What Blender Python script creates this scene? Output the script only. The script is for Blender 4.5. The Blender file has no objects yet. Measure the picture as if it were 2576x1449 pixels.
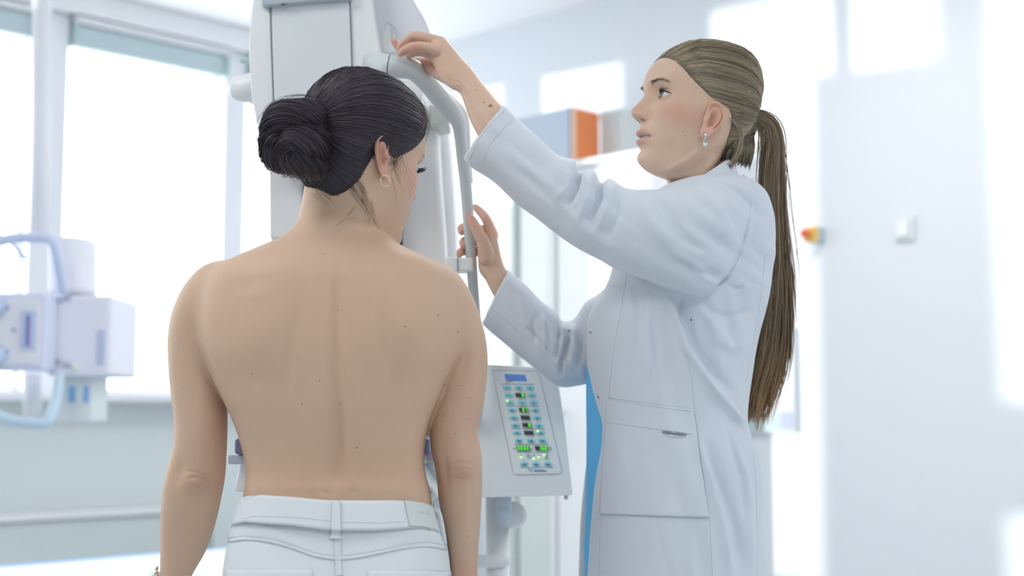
import bpy, bmesh, math, random
import numpy as np
from math import sin, cos, pi, radians, sqrt, atan2
from mathutils import Vector, Matrix
from mathutils.bvhtree import BVHTree

S = bpy.context.scene
COL = S.collection
rng = np.random.default_rng(7)
random.seed(7)

# ------------------------------------------------------------------ camera
F, CX, CY, PIT, CH = 3450.0, 1288.0, 724.5, radians(5.4), 1.12
cam = bpy.data.cameras.new('camera')
cam.sensor_width = 36.0
cam.lens = 36.0 * F / 2576.0
cam.clip_start = 0.05
cam.dof.use_dof = True
cam.dof.focus_distance = 2.07
cam.dof.aperture_fstop = 2.7
camo = bpy.data.objects.new('camera', cam)
camo.location = (0, 0, CH)
camo.rotation_euler = (pi / 2 + PIT, 0, 0)
COL.objects.link(camo)
S.camera = camo

# ------------------------------------------------------------------ sky, sun, exposure
wd = bpy.data.worlds.new('sky'); S.world = wd; wd.use_nodes = True
bg = wd.node_tree.nodes['Background']
bg.inputs[0].default_value = (0.93, 0.965, 1.0, 1)
bg.inputs[1].default_value = 3.2
S.view_settings.view_transform = 'Standard'
S.view_settings.look = 'None'
S.view_settings.gamma = 1.0
S.view_settings.use_curve_mapping = False
S.view_settings.exposure = 0.42
sun = bpy.data.lights.new('sun', 'SUN'); sun.energy = 2.2; sun.angle = radians(0.9)
sun.color = (1.0, 0.97, 0.93)
suno = bpy.data.objects.new('sun', sun)
sd = Vector((1.645, 0.355, -0.034)).normalized()
suno.rotation_euler = sd.to_track_quat('-Z', 'Y').to_euler()
suno.location = (-6, 3, 3)
COL.objects.link(suno)
# unseen fill lamps added under the ceiling to brighten the closed room
for _i, (_x, _y) in enumerate(((0.6, 3.6), (2.6, 1.8), (-1.6, 1.2), (0.4, -0.4))):
    _l = bpy.data.lights.new('added_fill_light', 'AREA'); _l.shape = 'RECTANGLE'; _l.size = 1.2; _l.size_y = 0.6; _l.energy = 17
    _l.color = (1.0, 0.985, 0.96)
    _o2 = bpy.data.objects.new('added_fill_light', _l); _o2.location = (_x, _y, 2.86); _o2.rotation_euler = (0, 0, radians(45)); COL.objects.link(_o2)

# ------------------------------------------------------------------ projection helpers
cP, sP = cos(PIT), sin(PIT)
def W(px, py, d):
    cx = (px - CX) / F; cy = (CY - py) / F
    k = d / (cP - sP * cy)
    return Vector((cx * k, d, CH + (sP + cP * cy) * k))
def ray(px, py):
    return (W(px, py, 1.0) - Vector((0, 0, CH))).normalized()
def proj(A):
    A = np.asarray(A); y = A[:, 1]; z = A[:, 2] - CH
    fw = y * cP + z * sP; up = -y * sP + z * cP
    return CX + F * A[:, 0] / fw, CY - F * up / fw

# ------------------------------------------------------------------ materials
def srgb(r, g, b):
    f = lambda c: (c / 255 / 12.92) if c / 255 <= 0.04045 else ((c / 255 + 0.055) / 1.055) ** 2.4
    return (f(r), f(g), f(b), 1)
MATS = {}
def mat(name, col, rough=0.5, metal=0.0, noise=0.0, nscale=20.0, bump=0.0, bscale=200.0, emis=None, estr=0.0,
        trans=0.0, sss=0.0, attr=None, sheen=0.0, coat=0.0, spec=0.5, alpha=1.0):
    if name in MATS: return MATS[name]
    m = bpy.data.materials.new(name); m.use_nodes = True
    nt = m.node_tree; b = nt.nodes['Principled BSDF']
    b.inputs['Roughness'].default_value = rough
    b.inputs['Metallic'].default_value = metal
    b.inputs['Specular IOR Level'].default_value = spec
    b.inputs['Base Color'].default_value = col
    if alpha < 1: b.inputs['Alpha'].default_value = alpha
    if trans: b.inputs['Transmission Weight'].default_value = trans; b.inputs['IOR'].default_value = 1.3
    if sheen: b.inputs['Sheen Weight'].default_value = sheen
    if coat: b.inputs['Coat Weight'].default_value = coat; b.inputs['Coat Roughness'].default_value = 0.15
    if sss:
        b.inputs['Subsurface Weight'].default_value = sss
        b.inputs['Subsurface Radius'].default_value = (1.0, 0.35, 0.2)
        b.inputs['Subsurface Scale'].default_value = 0.008
    if emis is not None:
        b.inputs['Emission Color'].default_value = emis; b.inputs['Emission Strength'].default_value = estr
    tc = nt.nodes.new('ShaderNodeTexCoord')
    src = None
    if attr:
        a = nt.nodes.new('ShaderNodeAttribute'); a.attribute_name = attr
        src = a.outputs['Color']
        nt.links.new(src, b.inputs['Base Color'])
    if noise:
        n = nt.nodes.new('ShaderNodeTexNoise'); n.inputs['Scale'].default_value = nscale
        n.inputs['Detail'].default_value = 5
        nt.links.new(tc.outputs['Object'], n.inputs['Vector'])
        mr = nt.nodes.new('ShaderNodeMapRange')
        mr.inputs['To Min'].default_value = 1 - noise; mr.inputs['To Max'].default_value = 1 + noise
        nt.links.new(n.outputs['Fac'], mr.inputs['Value'])
        mx = nt.nodes.new('ShaderNodeMix'); mx.data_type = 'RGBA'; mx.blend_type = 'MULTIPLY'
        mx.inputs['Factor'].default_value = 1.0
        if src is not None: nt.links.new(src, mx.inputs[6])
        else: mx.inputs[6].default_value = col
        nt.links.new(mr.outputs[0], mx.inputs[7])
        nt.links.new(mx.outputs[2], b.inputs['Base Color'])
    if bump:
        n2 = nt.nodes.new('ShaderNodeTexNoise'); n2.inputs['Scale'].default_value = bscale
        n2.inputs['Detail'].default_value = 3
        nt.links.new(tc.outputs['Object'], n2.inputs['Vector'])
        bp = nt.nodes.new('ShaderNodeBump'); bp.inputs['Strength'].default_value = bump
        bp.inputs['Distance'].default_value = 0.001
        nt.links.new(n2.outputs['Fac'], bp.inputs['Height'])
        nt.links.new(bp.outputs[0], b.inputs['Normal'])
    MATS[name] = m
    return m
M_wall = mat('wall_paint', (0.755, 0.785, 0.83, 1), 0.8, noise=0.015, nscale=3, bump=0.1, bscale=60)
M_wall2 = mat('window_wall_paint', (0.80, 0.85, 0.86, 1), 0.8, noise=0.015, nscale=3, bump=0.1, bscale=60)
M_ceil = mat('ceiling_paint', (0.90, 0.90, 0.92, 1), 0.9, noise=0.01, nscale=4)
M_floor = mat('floor_vinyl', (0.62, 0.68, 0.70, 1), 0.45, noise=0.06, nscale=12)
M_frame = mat('window_frame_white', (0.88, 0.89, 0.94, 1), 0.5, noise=0.01, nscale=10)
M_glass = bpy.data.materials.new('window_glass'); M_glass.use_nodes = True
_t = M_glass.node_tree; _t.nodes.clear()
_o = _t.nodes.new('ShaderNodeOutputMaterial'); _m = _t.nodes.new('ShaderNodeMixShader'); _m.inputs[0].default_value = 0.05
_a = _t.nodes.new('ShaderNodeBsdfTransparent'); _g = _t.nodes.new('ShaderNodeBsdfGlossy'); _g.inputs['Roughness'].default_value = 0.02
_a.inputs[0].default_value = (0.985, 0.995, 0.99, 1)
_t.links.new(_a.outputs[0], _m.inputs[1]); _t.links.new(_g.outputs[0], _m.inputs[2]); _t.links.new(_m.outputs[0], _o.inputs[0])
M_white = mat('white_plastic', (0.89, 0.915, 0.93, 1), 0.35, noise=0.01, nscale=8)
M_white2 = mat('white_plastic_cool', (0.81, 0.855, 0.885, 1), 0.4, noise=0.01, nscale=8)
M_bright = mat('white_enamel', (0.86, 0.87, 0.89, 1), 0.35, noise=0.01, nscale=8)
M_greyblue = mat('grey_blue_plastic', (0.50, 0.56, 0.64, 1), 0.4, noise=0.02, nscale=9)
M_seam = mat('dark_gap', (0.16, 0.2, 0.21, 1), 0.7, noise=0.05)
M_black = mat('black_plastic', (0.02, 0.025, 0.04, 1), 0.4, noise=0.1)
M_metal = mat('chrome', (0.7, 0.7, 0.72, 1), 0.22, metal=1.0, noise=0.03, nscale=200)
M_gold = mat('gold', (0.9, 0.72, 0.42, 1), 0.22, metal=1.0, noise=0.03, nscale=200)
M_coat = mat('lab_coat_cotton', (0.70, 0.755, 0.835, 1), 0.85, sheen=0.15, noise=0.02, nscale=6, bump=0.12, bscale=900)
M_coatd = mat('lab_coat_thread', (0.57, 0.63, 0.70, 1), 0.9, noise=0.04, nscale=300)
M_jeans = mat('white_denim', (0.79, 0.835, 0.87, 1), 0.85, sheen=0.15, noise=0.03, nscale=8, bump=0.35, bscale=1100)
M_jeansd = mat('white_denim_thread', (0.70, 0.75, 0.78, 1), 0.9, noise=0.05, nscale=400)
M_patch = mat('pale_leather', (0.68, 0.74, 0.74, 1), 0.6, noise=0.03, nscale=30, bump=0.2, bscale=500)
M_blue = mat('blue_scrub_cotton', srgb(104, 196, 252), 0.85, noise=0.05, nscale=10, bump=0.2, bscale=900)
M_skin = mat('skin', (0.6, 0.4, 0.3, 1), 0.5, attr='Col', sss=0.12, noise=0.035, nscale=55, bump=0.12, bscale=700, spec=0.35)
M_nail = mat('fingernail', srgb(222, 170, 168), 0.25, noise=0.02)
M_hair = mat('hair', (0.05, 0.04, 0.05, 1), 0.42, attr='Col', noise=0.08, nscale=300, spec=0.5)
M_mole = mat('mole_brown', srgb(172, 120, 98), 0.6, noise=0.05)
M_eyew = mat('eyeball', (0.8, 0.8, 0.8, 1), 0.08, attr='Col', noise=0.01, nscale=300)
M_lash = mat('eyelash_black', (0.012, 0.012, 0.02, 1), 0.5, noise=0.05)
M_teeth = mat('teeth', (0.85, 0.85, 0.86, 1), 0.2, noise=0.01)
M_mouth = mat('mouth_inside', (0.06, 0.02, 0.02, 1), 0.6, noise=0.05)

# ------------------------------------------------------------------ object helpers
def emb(name, V, Fc, m, parent=None, smooth=True, colr=None):
    me = bpy.data.meshes.new(name)
    me.from_pydata([tuple(v) for v in V], [], [tuple(int(i) for i in f) for f in Fc])
    me.update()
    return link(name, me, m, parent, smooth, colr)
def link(name, me, m, parent=None, smooth=True, colr=None):
    me.polygons.foreach_set('use_smooth', [smooth] * len(me.polygons))
    if colr is not None:
        at = me.color_attributes.new('Col', 'FLOAT_COLOR', 'POINT')
        c = np.ones((len(me.vertices), 4), np.float32); c[:, :3] = colr
        at.data.foreach_set('color', c.ravel())
    me.materials.append(m)
    me.name = name
    o = bpy.data.objects.new(name, me); COL.objects.link(o)
    if parent is not None:
        o.parent = parent
        p = parent; off = Vector((0, 0, 0))
        while p is not None: off += p.location; p = p.parent
        # geometry was authored in world space: undo the parent's offset
        me.transform(Matrix.Translation(-off))
    return o
def thing(name, label, cat, loc=(0, 0, 0), group=None):
    o = bpy.data.objects.new(name, None); COL.objects.link(o); o.location = loc
    o.empty_display_size = 0.1
    o['label'] = label; o['category'] = cat
    if group: o['group'] = group
    return o
def tag(o, label, cat, group=None):
    o['label'] = label; o['category'] = cat
    if group: o['group'] = group
    return o
def struct(o):
    o['kind'] = 'structure'; return o

class MB:
    def __init__(s): s.V = []; s.F = []
    def add(s, V, Fc):
        n = len(s.V); s.V.extend([Vector(v) for v in V]); s.F.extend([tuple(int(i) + n for i in f) for f in Fc]); return s
    def obj(s, name, m, parent=None, smooth=False, colr=None):
        return emb(name, s.V, s.F, m, parent, smooth, colr)
def bevbox(c, ex, ey, ez, bev=0.0, seg=2):
    """box with half-extent vectors ex, ey, ez, bevelled"""
    bm = bmesh.new(); bmesh.ops.create_cube(bm, size=2.0)
    if True:
        lx, ly, lz = ex.length, ey.length, ez.length
        for v in bm.verts: v.co = Vector((v.co.x * lx, v.co.y * ly, v.co.z * lz))
        if bev > 0:
            bmesh.ops.bevel(bm, geom=bm.edges[:], offset=min(bev, 0.49 * 2 * min(lx, ly, lz)), segments=seg, profile=0.6, affect='EDGES')
        R = Matrix((ex.normalized(), ey.normalized(), ez.normalized())).transposed()
        V = [R @ v.co + c for v in bm.verts]
        bm.verts.index_update()
        Fc = [[v.index for v in f.verts] for f in bm.faces]
    bm.free()
    return V, Fc
X, Y, Z = Vector((1, 0, 0)), Vector((0, 1, 0)), Vector((0, 0, 1))
def box(c, sx, sy, sz, bev=0.0, seg=2, ax=X, ay=Y, az=Z):
    return bevbox(Vector(c), ax * (sx / 2), ay * (sy / 2), az * (sz / 2), bev, seg)

def catmull(P, sub):
    """P list of tuples of arrays stacked in (n,k)"""
    P = np.asarray(P, float); n = len(P)
    if sub <= 1 or n < 3: return P
    E = np.vstack([2 * P[0] - P[1], P, 2 * P[-1] - P[-2]])
    out = []
    for i in range(n - 1):
        p0, p1, p2, p3 = E[i], E[i + 1], E[i + 2], E[i + 3]
        for j in range(sub):
            t = j / sub
            out.append(0.5 * ((2 * p1) + (-p0 + p2) * t + (2 * p0 - 5 * p1 + 4 * p2 - p3) * t * t + (-p0 + 3 * p1 - 3 * p2 + p3) * t ** 3))
    out.append(P[-1])
    return np.array(out)
def lerp_samples(P, sub):
    P = np.asarray(P, float); out = []
    for i in range(len(P) - 1):
        for j in range(sub): out.append(P[i] + (P[i + 1] - P[i]) * j / sub)
    out.append(P[-1]); return np.array(out)

def loft(ribs, seg=48, sub=5, cap=True):
    """ribs: list of (c, u, v, n)"""
    A = np.array([list(r[0]) + list(r[1]) + list(r[2]) + [r[3]] for r in ribs])
    A = catmull(A, sub)
    th = np.linspace(0, 2 * pi, seg, endpoint=False)
    V = []; Fc = []
    for r in A:
        c, u, v, n = r[:3], r[3:6], r[6:9], max(r[9], 1.6)
        a = np.sign(np.cos(th)) * np.abs(np.cos(th)) ** (2 / n)
        b = np.sign(np.sin(th)) * np.abs(np.sin(th)) ** (2 / n)
        V.append(c + np.outer(a, u) + np.outer(b, v))
    k = len(A)
    for i in range(k - 1):
        for j in range(seg):
            j2 = (j + 1) % seg
            Fc.append((i * seg + j, i * seg + j2, (i + 1) * seg + j2, (i + 1) * seg + j))
    V = np.vstack(V)
    if cap:
        V = np.vstack([V, A[0, :3], A[-1, :3]]); a = len(V) - 2
        for j in range(seg):
            j2 = (j + 1) % seg
            Fc.append((a, j2, j)); Fc.append((a + 1, (k - 1) * seg + j, (k - 1) * seg + j2))
    return V, Fc
def rib(ax, ay, bx, by, d, t, n=2.0, d2=None):
    A = W(ax, ay, d); B = W(bx, by, d if d2 is None else d2)
    c = (A + B) / 2
    u = (B - A) / 2
    r = (c - Vector((0, 0, CH))).normalized()
    v = r - u.normalized() * r.dot(u.normalized())
    return (c, u, v.normalized() * t, n)
def hrib(y, xl, xr, d, t, n=2.2, t2=None):
    A = W(xl, y, d); B = W(xr, y, d)
    return ((A + B) / 2, (B - A) / 2, Vector((0, t, 0)), n)

def frames(P):
    P = [Vector(p) for p in P]; n = len(P)
    T = [((P[min(i + 1, n - 1)] - P[max(i - 1, 0)]).normalized()) for i in range(n)]
    a = Vector((0, 1, 0)) if abs(T[0].y) < 0.9 else Vector((1, 0, 0))
    N = [(a - T[0] * a.dot(T[0])).normalized()]
    for i in range(1, n):
        q = T[i - 1].rotation_difference(T[i]); m_ = q @ N[-1]
        N.append((m_ - T[i] * m_.dot(T[i])).normalized())
    return P, T, N
def tube(pts, rad, seg=12, sub=1, round_ends=True, cap=True, flat=1.0):
    P = [list(p) + [r] for p, r in zip(pts, rad if hasattr(rad, '__len__') else [rad] * len(pts))]
    P = catmull(P, sub) if sub > 1 else np.array(P, float)
    if round_ends:
        def endc(p, q, out):
            r = p[3]; d = (p[:3] - q[:3]); d /= (np.linalg.norm(d) + 1e-12)
            res = []
            for a in (0.95, 0.75, 0.45):
                res.append(list(p[:3] + d * r * a) + [r * sqrt(max(0, 1 - a * a)) * 1.0])
            return res
        st = endc(P[0], P[1], 0); en = endc(P[-1], P[-2], 1)
        P = np.array(st + P.tolist() + en[::-1])
    pts3, T, N = frames(P[:, :3])
    V = []; Fc = []; k = len(P)
    for i in range(k):
        Bn = T[i].cross(N[i])
        for j in range(seg):
            a = 2 * pi * j / seg
            V.append(pts3[i] + (N[i] * cos(a) * flat + Bn * sin(a)) * P[i, 3])
    for i in range(k - 1):
        for j in range(seg):
            j2 = (j + 1) % seg
            Fc.append((i * seg + j, i * seg + j2, (i + 1) * seg + j2, (i + 1) * seg + j))
    if cap:
        V.append(pts3[0]); V.append(pts3[-1]); a = len(V) - 2
        for j in range(seg):
            j2 = (j + 1) % seg
            Fc.append((a, j2, j)); Fc.append((a + 1, (k - 1) * seg + j, (k - 1) * seg + j2))
    return V, Fc
def ellipsoid(c, rx, ry, rz, R=None, su=24, sv=16):
    V = []; Fc = []
    for i in range(sv + 1):
        ph = pi * i / sv
        for j in range(su):
            a = 2 * pi * j / su
            p = Vector((rx * sin(ph) * cos(a), ry * sin(ph) * sin(a), rz * cos(ph)))
            if R is not None: p = R @ p
            V.append(Vector(c) + p)
    for i in range(sv):
        for j in range(su):
            j2 = (j + 1) % su
            Fc.append((i * su + j, (i + 1) * su + j, (i + 1) * su + j2, i * su + j2))
    return V, Fc
def fuse(parts, voxel, smooth=2, factor=0.5):
    b = MB()
    for V, Fc in parts: b.add(V, Fc)
    me = bpy.data.meshes.new('tmp'); me.from_pydata([tuple(v) for v in b.V], [], b.F)
    bm = bmesh.new(); bm.from_mesh(me); bmesh.ops.remove_doubles(bm, verts=bm.verts[:], dist=1e-6)
    bmesh.ops.recalc_face_normals(bm, faces=bm.faces[:]); bm.to_mesh(me); bm.free()
    o = bpy.data.objects.new('tmp', me); COL.objects.link(o)
    r = o.modifiers.new('r', 'REMESH'); r.mode = 'VOXEL'; r.voxel_size = voxel; r.adaptivity = 0
    if smooth:
        s = o.modifiers.new('s', 'SMOOTH'); s.factor = factor; s.iterations = smooth
    dg = bpy.context.evaluated_depsgraph_get()
    out = bpy.data.meshes.new_from_object(o.evaluated_get(dg))
    bpy.data.objects.remove(o); bpy.data.meshes.remove(me)
    return out
def getV(me):
    a = np.empty(len(me.vertices) * 3); me.vertices.foreach_get('co', a); return a.reshape(-1, 3)
def getN(me):
    a = np.empty(len(me.vertices) * 3, np.float32); me.vertex_normals.foreach_get('vector', a); return a.reshape(-1, 3).astype(float)
def setV(me, V):
    me.vertices.foreach_set('co', np.ascontiguousarray(V, dtype=np.float32).ravel()); me.update()
def meshVF(me):
    return [v.co.copy() for v in me.vertices], [tuple(p.vertices) for p in me.polygons]
def bvh_of(*mes):
    V = []; Fc = []
    for me in mes:
        v, f = meshVF(me); n = len(V); V += v; Fc += [tuple(i + n for i in t) for t in f]
    return BVHTree.FromPolygons(V, Fc)
def smooth_mesh(me, mask, it=3):
    """laplacian smoothing weighted by mask"""
    e = np.empty(len(me.edges) * 2, np.int64); me.edges.foreach_get('vertices', e); e = e.reshape(-1, 2)
    V = getV(me)
    deg = np.bincount(e.ravel(), minlength=len(V)).astype(float)[:, None]
    for _ in range(it):
        s = np.zeros_like(V)
        for k in range(3):
            s[:, k] = np.bincount(e[:, 0], weights=V[e[:, 1], k], minlength=len(V)) + np.bincount(e[:, 1], weights=V[e[:, 0], k], minlength=len(V))
        V = V + (s / np.maximum(deg, 1) - V) * 0.5 * mask[:, None]
    setV(me, V)
def gauss(x, s): return np.exp(-(x / s) ** 2)
def sstep(a, b, x):
    t = np.clip((x - a) / (b - a), 0, 1); return t * t * (3 - 2 * t)
def dist_poly(px, py, poly):
    """distance to polyline and parameter 0..1"""
    best = np.full(px.shape, 1e9); par = np.zeros(px.shape); side = np.zeros(px.shape)
    L = [0]
    for i in range(len(poly) - 1): L.append(L[-1] + math.hypot(poly[i + 1][0] - poly[i][0], poly[i + 1][1] - poly[i][1]))
    for i in range(len(poly) - 1):
        ax, ay = poly[i]; bx, by = poly[i + 1]; dx, dy = bx - ax, by - ay; l2 = dx * dx + dy * dy
        t = np.clip(((px - ax) * dx + (py - ay) * dy) / l2, 0, 1)
        d = np.hypot(px - ax - t * dx, py - ay - t * dy)
        m_ = d < best
        best = np.where(m_, d, best); par = np.where(m_, (L[i] + t * sqrt(l2)) / L[-1], par)
        side = np.where(m_, np.sign((px - ax) * dy - (py - ay) * dx), side)
    return best, par, side
def px_relief(me, blobs=(), ridges=(), facing=True):
    V = getV(me); N = getN(me); px, py = proj(V)
    w = np.clip(-N[:, 1] * 1.6, 0, 1) if facing else np.ones(len(V))
    D = np.zeros(len(V))
    for (x, y, sx, sy, ang, amp) in blobs:
        a = radians(ang); dx, dy = px - x, py - y
        u = dx * cos(a) + dy * sin(a); v = -dx * sin(a) + dy * cos(a)
        D += amp * np.exp(-(u / sx) ** 2 - (v / sy) ** 2)
    for (poly, sig, amp, *o) in ridges:
        d, t, sd_ = dist_poly(px, py, poly)
        taper = np.clip(np.minimum(t, 1 - t) * 5 + 0.02, 0, 1) if not o else 1.0
        D += amp * gauss(d, sig) * taper
    setV(me, V + N * (D * w)[:, None])
def spline2(poly, sub=8):
    return [tuple(p) for p in catmull(poly, sub)]
CAMV = Vector((0, 0, CH))
def hit(bvh, px, py):
    h = bvh.ray_cast(CAMV, ray(px, py)); return h
def on(bvh, px, py, off=0.0, fb=None):
    h = bvh.ray_cast(CAMV, ray(px, py))
    if h[0] is None: return fb
    n = h[1]
    if n.dot(ray(px, py)) > 0: n = -n
    return h[0] + n * off
def surf_line(bvh, poly, r, off=0.0, sub=8, seg=5):
    P = []
    last = None
    for x, y in catmull(poly, sub):
        q = on(bvh, x, y, off)
        if q is not None: P.append(q)
    if len(P) < 3: return None
    return tube(P, [r] * len(P), seg, 1, False)
def surf_patch(bvh, top, bot, nu, nv, off, sink=0.004):
    """cloth patch lying on a surface: between two pixel polylines; closed solid"""
    T = resample(top, nu); B = resample(bot, nu)
    G = [[None] * nu for _ in range(nv)]; H = [[None] * nu for _ in range(nv)]
    last = None
    for j in range(nv):
        t = j / (nv - 1)
        for i in range(nu):
            x = T[i][0] * (1 - t) + B[i][0] * t; y = T[i][1] * (1 - t) + B[i][1] * t
            q = on(bvh, x, y, off); s = on(bvh, x, y, -sink)
            if q is None: q = last[0]; s = last[1]
            last = (q, s); G[j][i] = q; H[j][i] = s
    V = [q for r in G for q in r] + [q for r in H for q in r]
    n = nu * nv; Fc = []
    for j in range(nv - 1):
        for i in range(nu - 1):
            a = j * nu + i
            Fc.append((a, a + 1, a + nu + 1, a + nu)); Fc.append((n + a, n + a + nu, n + a + nu + 1, n + a + 1))
    for i in range(nu - 1):
        Fc.append((i, n + i, n + i + 1, i + 1)); a = (nv - 1) * nu + i; Fc.append((a, a + 1, n + a + 1, n + a))
    for j in range(nv - 1):
        a = j * nu; Fc.append((a, a + nu, n + a + nu, n + a)); a = j * nu + nu - 1; Fc.append((a, n + a, n + a + nu, a + nu))
    return V, Fc
def resample(poly, n):
    P = np.array(poly, float); L = np.r_[0, np.cumsum(np.hypot(*np.diff(P, axis=0).T))]
    t = np.linspace(0, L[-1], n)
    return np.c_[np.interp(t, L, P[:, 0]), np.interp(t, L, P[:, 1])]

# ------------------------------------------------------------------ the room
CN = Vector((-0.71, 6.8, 0))
LD = Vector((-1, -1, 0)).normalized()       # along the window wall, away from the corner
RD = Vector((1, -1, 0)).normalized()        # along the right wall, away from the corner
CEIL = 2.90
def LWp(s, n, z): return CN + LD * s + RD * n + Z * z      # n = into the room
def RWp(t, n, z): return CN + RD * t + LD * n + Z * z
def lbox(s0, s1, n0, n1, z0, z1, bev=0.0):
    return bevbox(LWp((s0 + s1) / 2, (n0 + n1) / 2, (z0 + z1) / 2), LD * (s1 - s0) / 2, RD * (n1 - n0) / 2, Z * (z1 - z0) / 2, bev)
def rbox(t0, t1, n0, n1, z0, z1, bev=0.0):
    return bevbox(RWp((t0 + t1) / 2, (n0 + n1) / 2, (z0 + z1) / 2), RD * (t1 - t0) / 2, LD * (n1 - n0) / 2, Z * (z1 - z0) / 2, bev)
# openings of the window wall (s0, s1, z0, z1)
OPEN = [(0.12, 0.773, 1.22, 2.72), (0.878, 1.656, 1.22, 2.72), (1.79, 2.76, 1.22, 2.76), (3.28, 4.18, 0.63, 2.86),
        (4.18, 4.95, 2.47, 2.86), (5.07, 6.1, 1.29, 2.86), (5.07, 6.1, 0.66, 0.94)]
WT = 0.12
b = MB()
cuts = sorted(set([0.0 - 0.3, 8.7] + [v for o in OPEN for v in o[:2]]))
for a0, a1 in zip(cuts[:-1], cuts[1:]):
    mid = (a0 + a1) / 2
    zs = sorted([(o[2], o[3]) for o in OPEN if o[0] <= mid <= o[1]])
    z = 0.0
    for z0, z1 in zs:
        if z0 > z: b.add(*lbox(a0, a1, -WT, 0, z, z0))
        z = z1
    if z < CEIL: b.add(*lbox(a0, a1, -WT, 0, z, CEIL))
struct(b.obj('wall_left', M_wall2))
struct(MB().add(*rbox(-0.3, 7.7, -0.15, 0, 0, CEIL)).obj('wall_right', M_wall))
struct(MB().add(*bevbox(LWp(8.6, 3.7, CEIL / 2), LD * 0.08, RD * 4.1, Z * CEIL / 2)).obj('wall_back', M_wall))
struct(MB().add(*bevbox(LWp(4.2, 7.6, CEIL / 2), LD * 4.5, RD * 0.08, Z * CEIL / 2)).obj('wall_front', M_wall))
fl = MB().add(*bevbox(LWp(4.2, 3.7, -0.05), LD * 4.6, RD * 4.1, Z * 0.05)); struct(fl.obj('floor', M_floor))
cl = MB().add(*bevbox(LWp(4.2, 3.7, CEIL + 0.05), LD * 4.6, RD * 4.1, Z * 0.05)); struct(cl.obj('ceiling', M_ceil))
# a beam along the window wall under the ceiling, and blind cassettes at the window heads
struct(MB().add(*lbox(-0.0, 6.2, 0, 0.10, 2.80, CEIL, 0.01)).obj('trim_1', M_ceil))
struct(MB().add(*lbox(0.0, 3.0, 0, 0.20, 1.185, 1.22, 0.008)).obj('trim_2', M_frame))
def window(i, s0, s1, z0, z1, fw=0.05, glass=True, n0=-0.11, n1=-0.04):
    root = bpy.data.objects.new('window_%d' % i, None); COL.objects.link(root); root['kind'] = 'structure'
    root.location = LWp((s0 + s1) / 2, -0.1, z0)
    f = MB()
    f.add(*lbox(s0, s0 + fw, n0, n1, z0, z1, 0.006)).add(*lbox(s1 - fw, s1, n0, n1, z0, z1, 0.006))
    f.add(*lbox(s0 + fw, s1 - fw, n0, n1, z0, z0 + fw, 0.006)).add(*lbox(s0 + fw, s1 - fw, n0, n1, z1 - fw, z1, 0.006))
    f.obj('window_frame', M_frame, root)
    if glass: MB().add(*lbox(s0 + fw, s1 - fw, -0.078, -0.072, z0 + fw, z1 - fw)).obj('pane', M_glass, root)
    return root
for i, o in enumerate(OPEN): window(i + 1, *o, fw=0.022 if i < 3 else (0.003 if i < 5 else 0.010), n0=-0.11 if i < 3 else -0.085, n1=-0.04 if i < 3 else -0.068)
# wide white posts between the windows of the view, seen as separate uprights
for i, (s0, s1) in enumerate([(0.765, 0.885), (1.645, 1.80)]):
    struct(MB().add(*lbox(s0, s1, 0.0, 0.035, 1.22, 2.80, 0.01)).obj('trim_%d' % (i + 3), M_frame))
# blind boxes
def blind(s0, s1, label):
    r = thing('roller_blind', label, 'blind', LWp((s0 + s1) / 2, 0.04, 2.74))
    MB().add(*lbox(s0, s1, 0.005, 0.075, 2.765, 2.795, 0.01)).obj('headrail', M_bright, r)
    MB().add(*lbox(s0 + 0.01, s1 - 0.01, 0.012, 0.055, 2.665, 2.764, 0.012)).obj('blind_roll', mat('blind_fabric', (0.55, 0.66, 0.69, 1), 0.8, noise=0.02), r)
    for e0 in (s0, s1 - 0.012):
        MB().add(*lbox(e0, e0 + 0.012, 0.005, 0.07, 2.665, 2.77, 0.003)).obj('end_bracket', mat('bracket_green', (0.5, 0.66, 0.65, 1), 0.5, noise=0.02), r)
blind(0.885, 1.64, 'white rolled-up roller blind above the wide middle window')
blind(1.81, 2.75, 'white rolled-up roller blind above the window at the left frame edge')
blind(0.13, 0.76, 'white rolled-up roller blind above the window behind the imaging machine')

# radiator below the windows
r = thing('radiator', 'low pale radiator cover on the wall below the windows', 'radiator', LWp(1.6, 0.07, 0))
MB().add(*lbox(0.98, 3.2, 0.01, 0.13, 0.10, 0.715, 0.02)).obj('body', mat('radiator_paint', (0.66, 0.73, 0.72, 1), 0.5, noise=0.02), r)
MB().add(*lbox(0.96, 3.22, 0.0, 0.15, 0.715, 0.745, 0.012)).obj('top_cover', M_bright, r)
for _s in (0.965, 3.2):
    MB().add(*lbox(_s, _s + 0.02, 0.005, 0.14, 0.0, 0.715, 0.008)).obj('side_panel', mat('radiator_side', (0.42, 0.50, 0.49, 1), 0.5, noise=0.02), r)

# examination table, lower left
tc_ = Vector((-0.80, 3.88, 0)) + Vector((0.045, 0.045, 0))
ax = LD; ay = RD
r = thing('examination_table', 'blue examination table with white sheet behind the standing woman', 'table', tc_ + ax * 0.95 + ay * 0.33)
def tbox(a0, a1, c0, c1, z0, z1, bev=0.0):
    return bevbox(tc_ + ax * (a0 + a1) / 2 + ay * (c0 + c1) / 2 + Z * (z0 + z1) / 2, ax * (a1 - a0) / 2, ay * (c1 - c0) / 2, Z * (z1 - z0) / 2, bev)
MB().add(*tbox(0, 1.9, 0, 0.66, 0.68, 0.762, 0.02)).obj('mattress', mat('blue_vinyl', srgb(130, 178, 236), 0.5, noise=0.02), r)
MB().add(*tbox(0.10, 1.85, 0.14, 0.67, 0.70, 0.770, 0.004)).obj('sheet', mat('white_sheet', (0.88, 0.89, 0.92, 1), 0.9, noise=0.01, bump=0.3, bscale=30), r)
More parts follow.
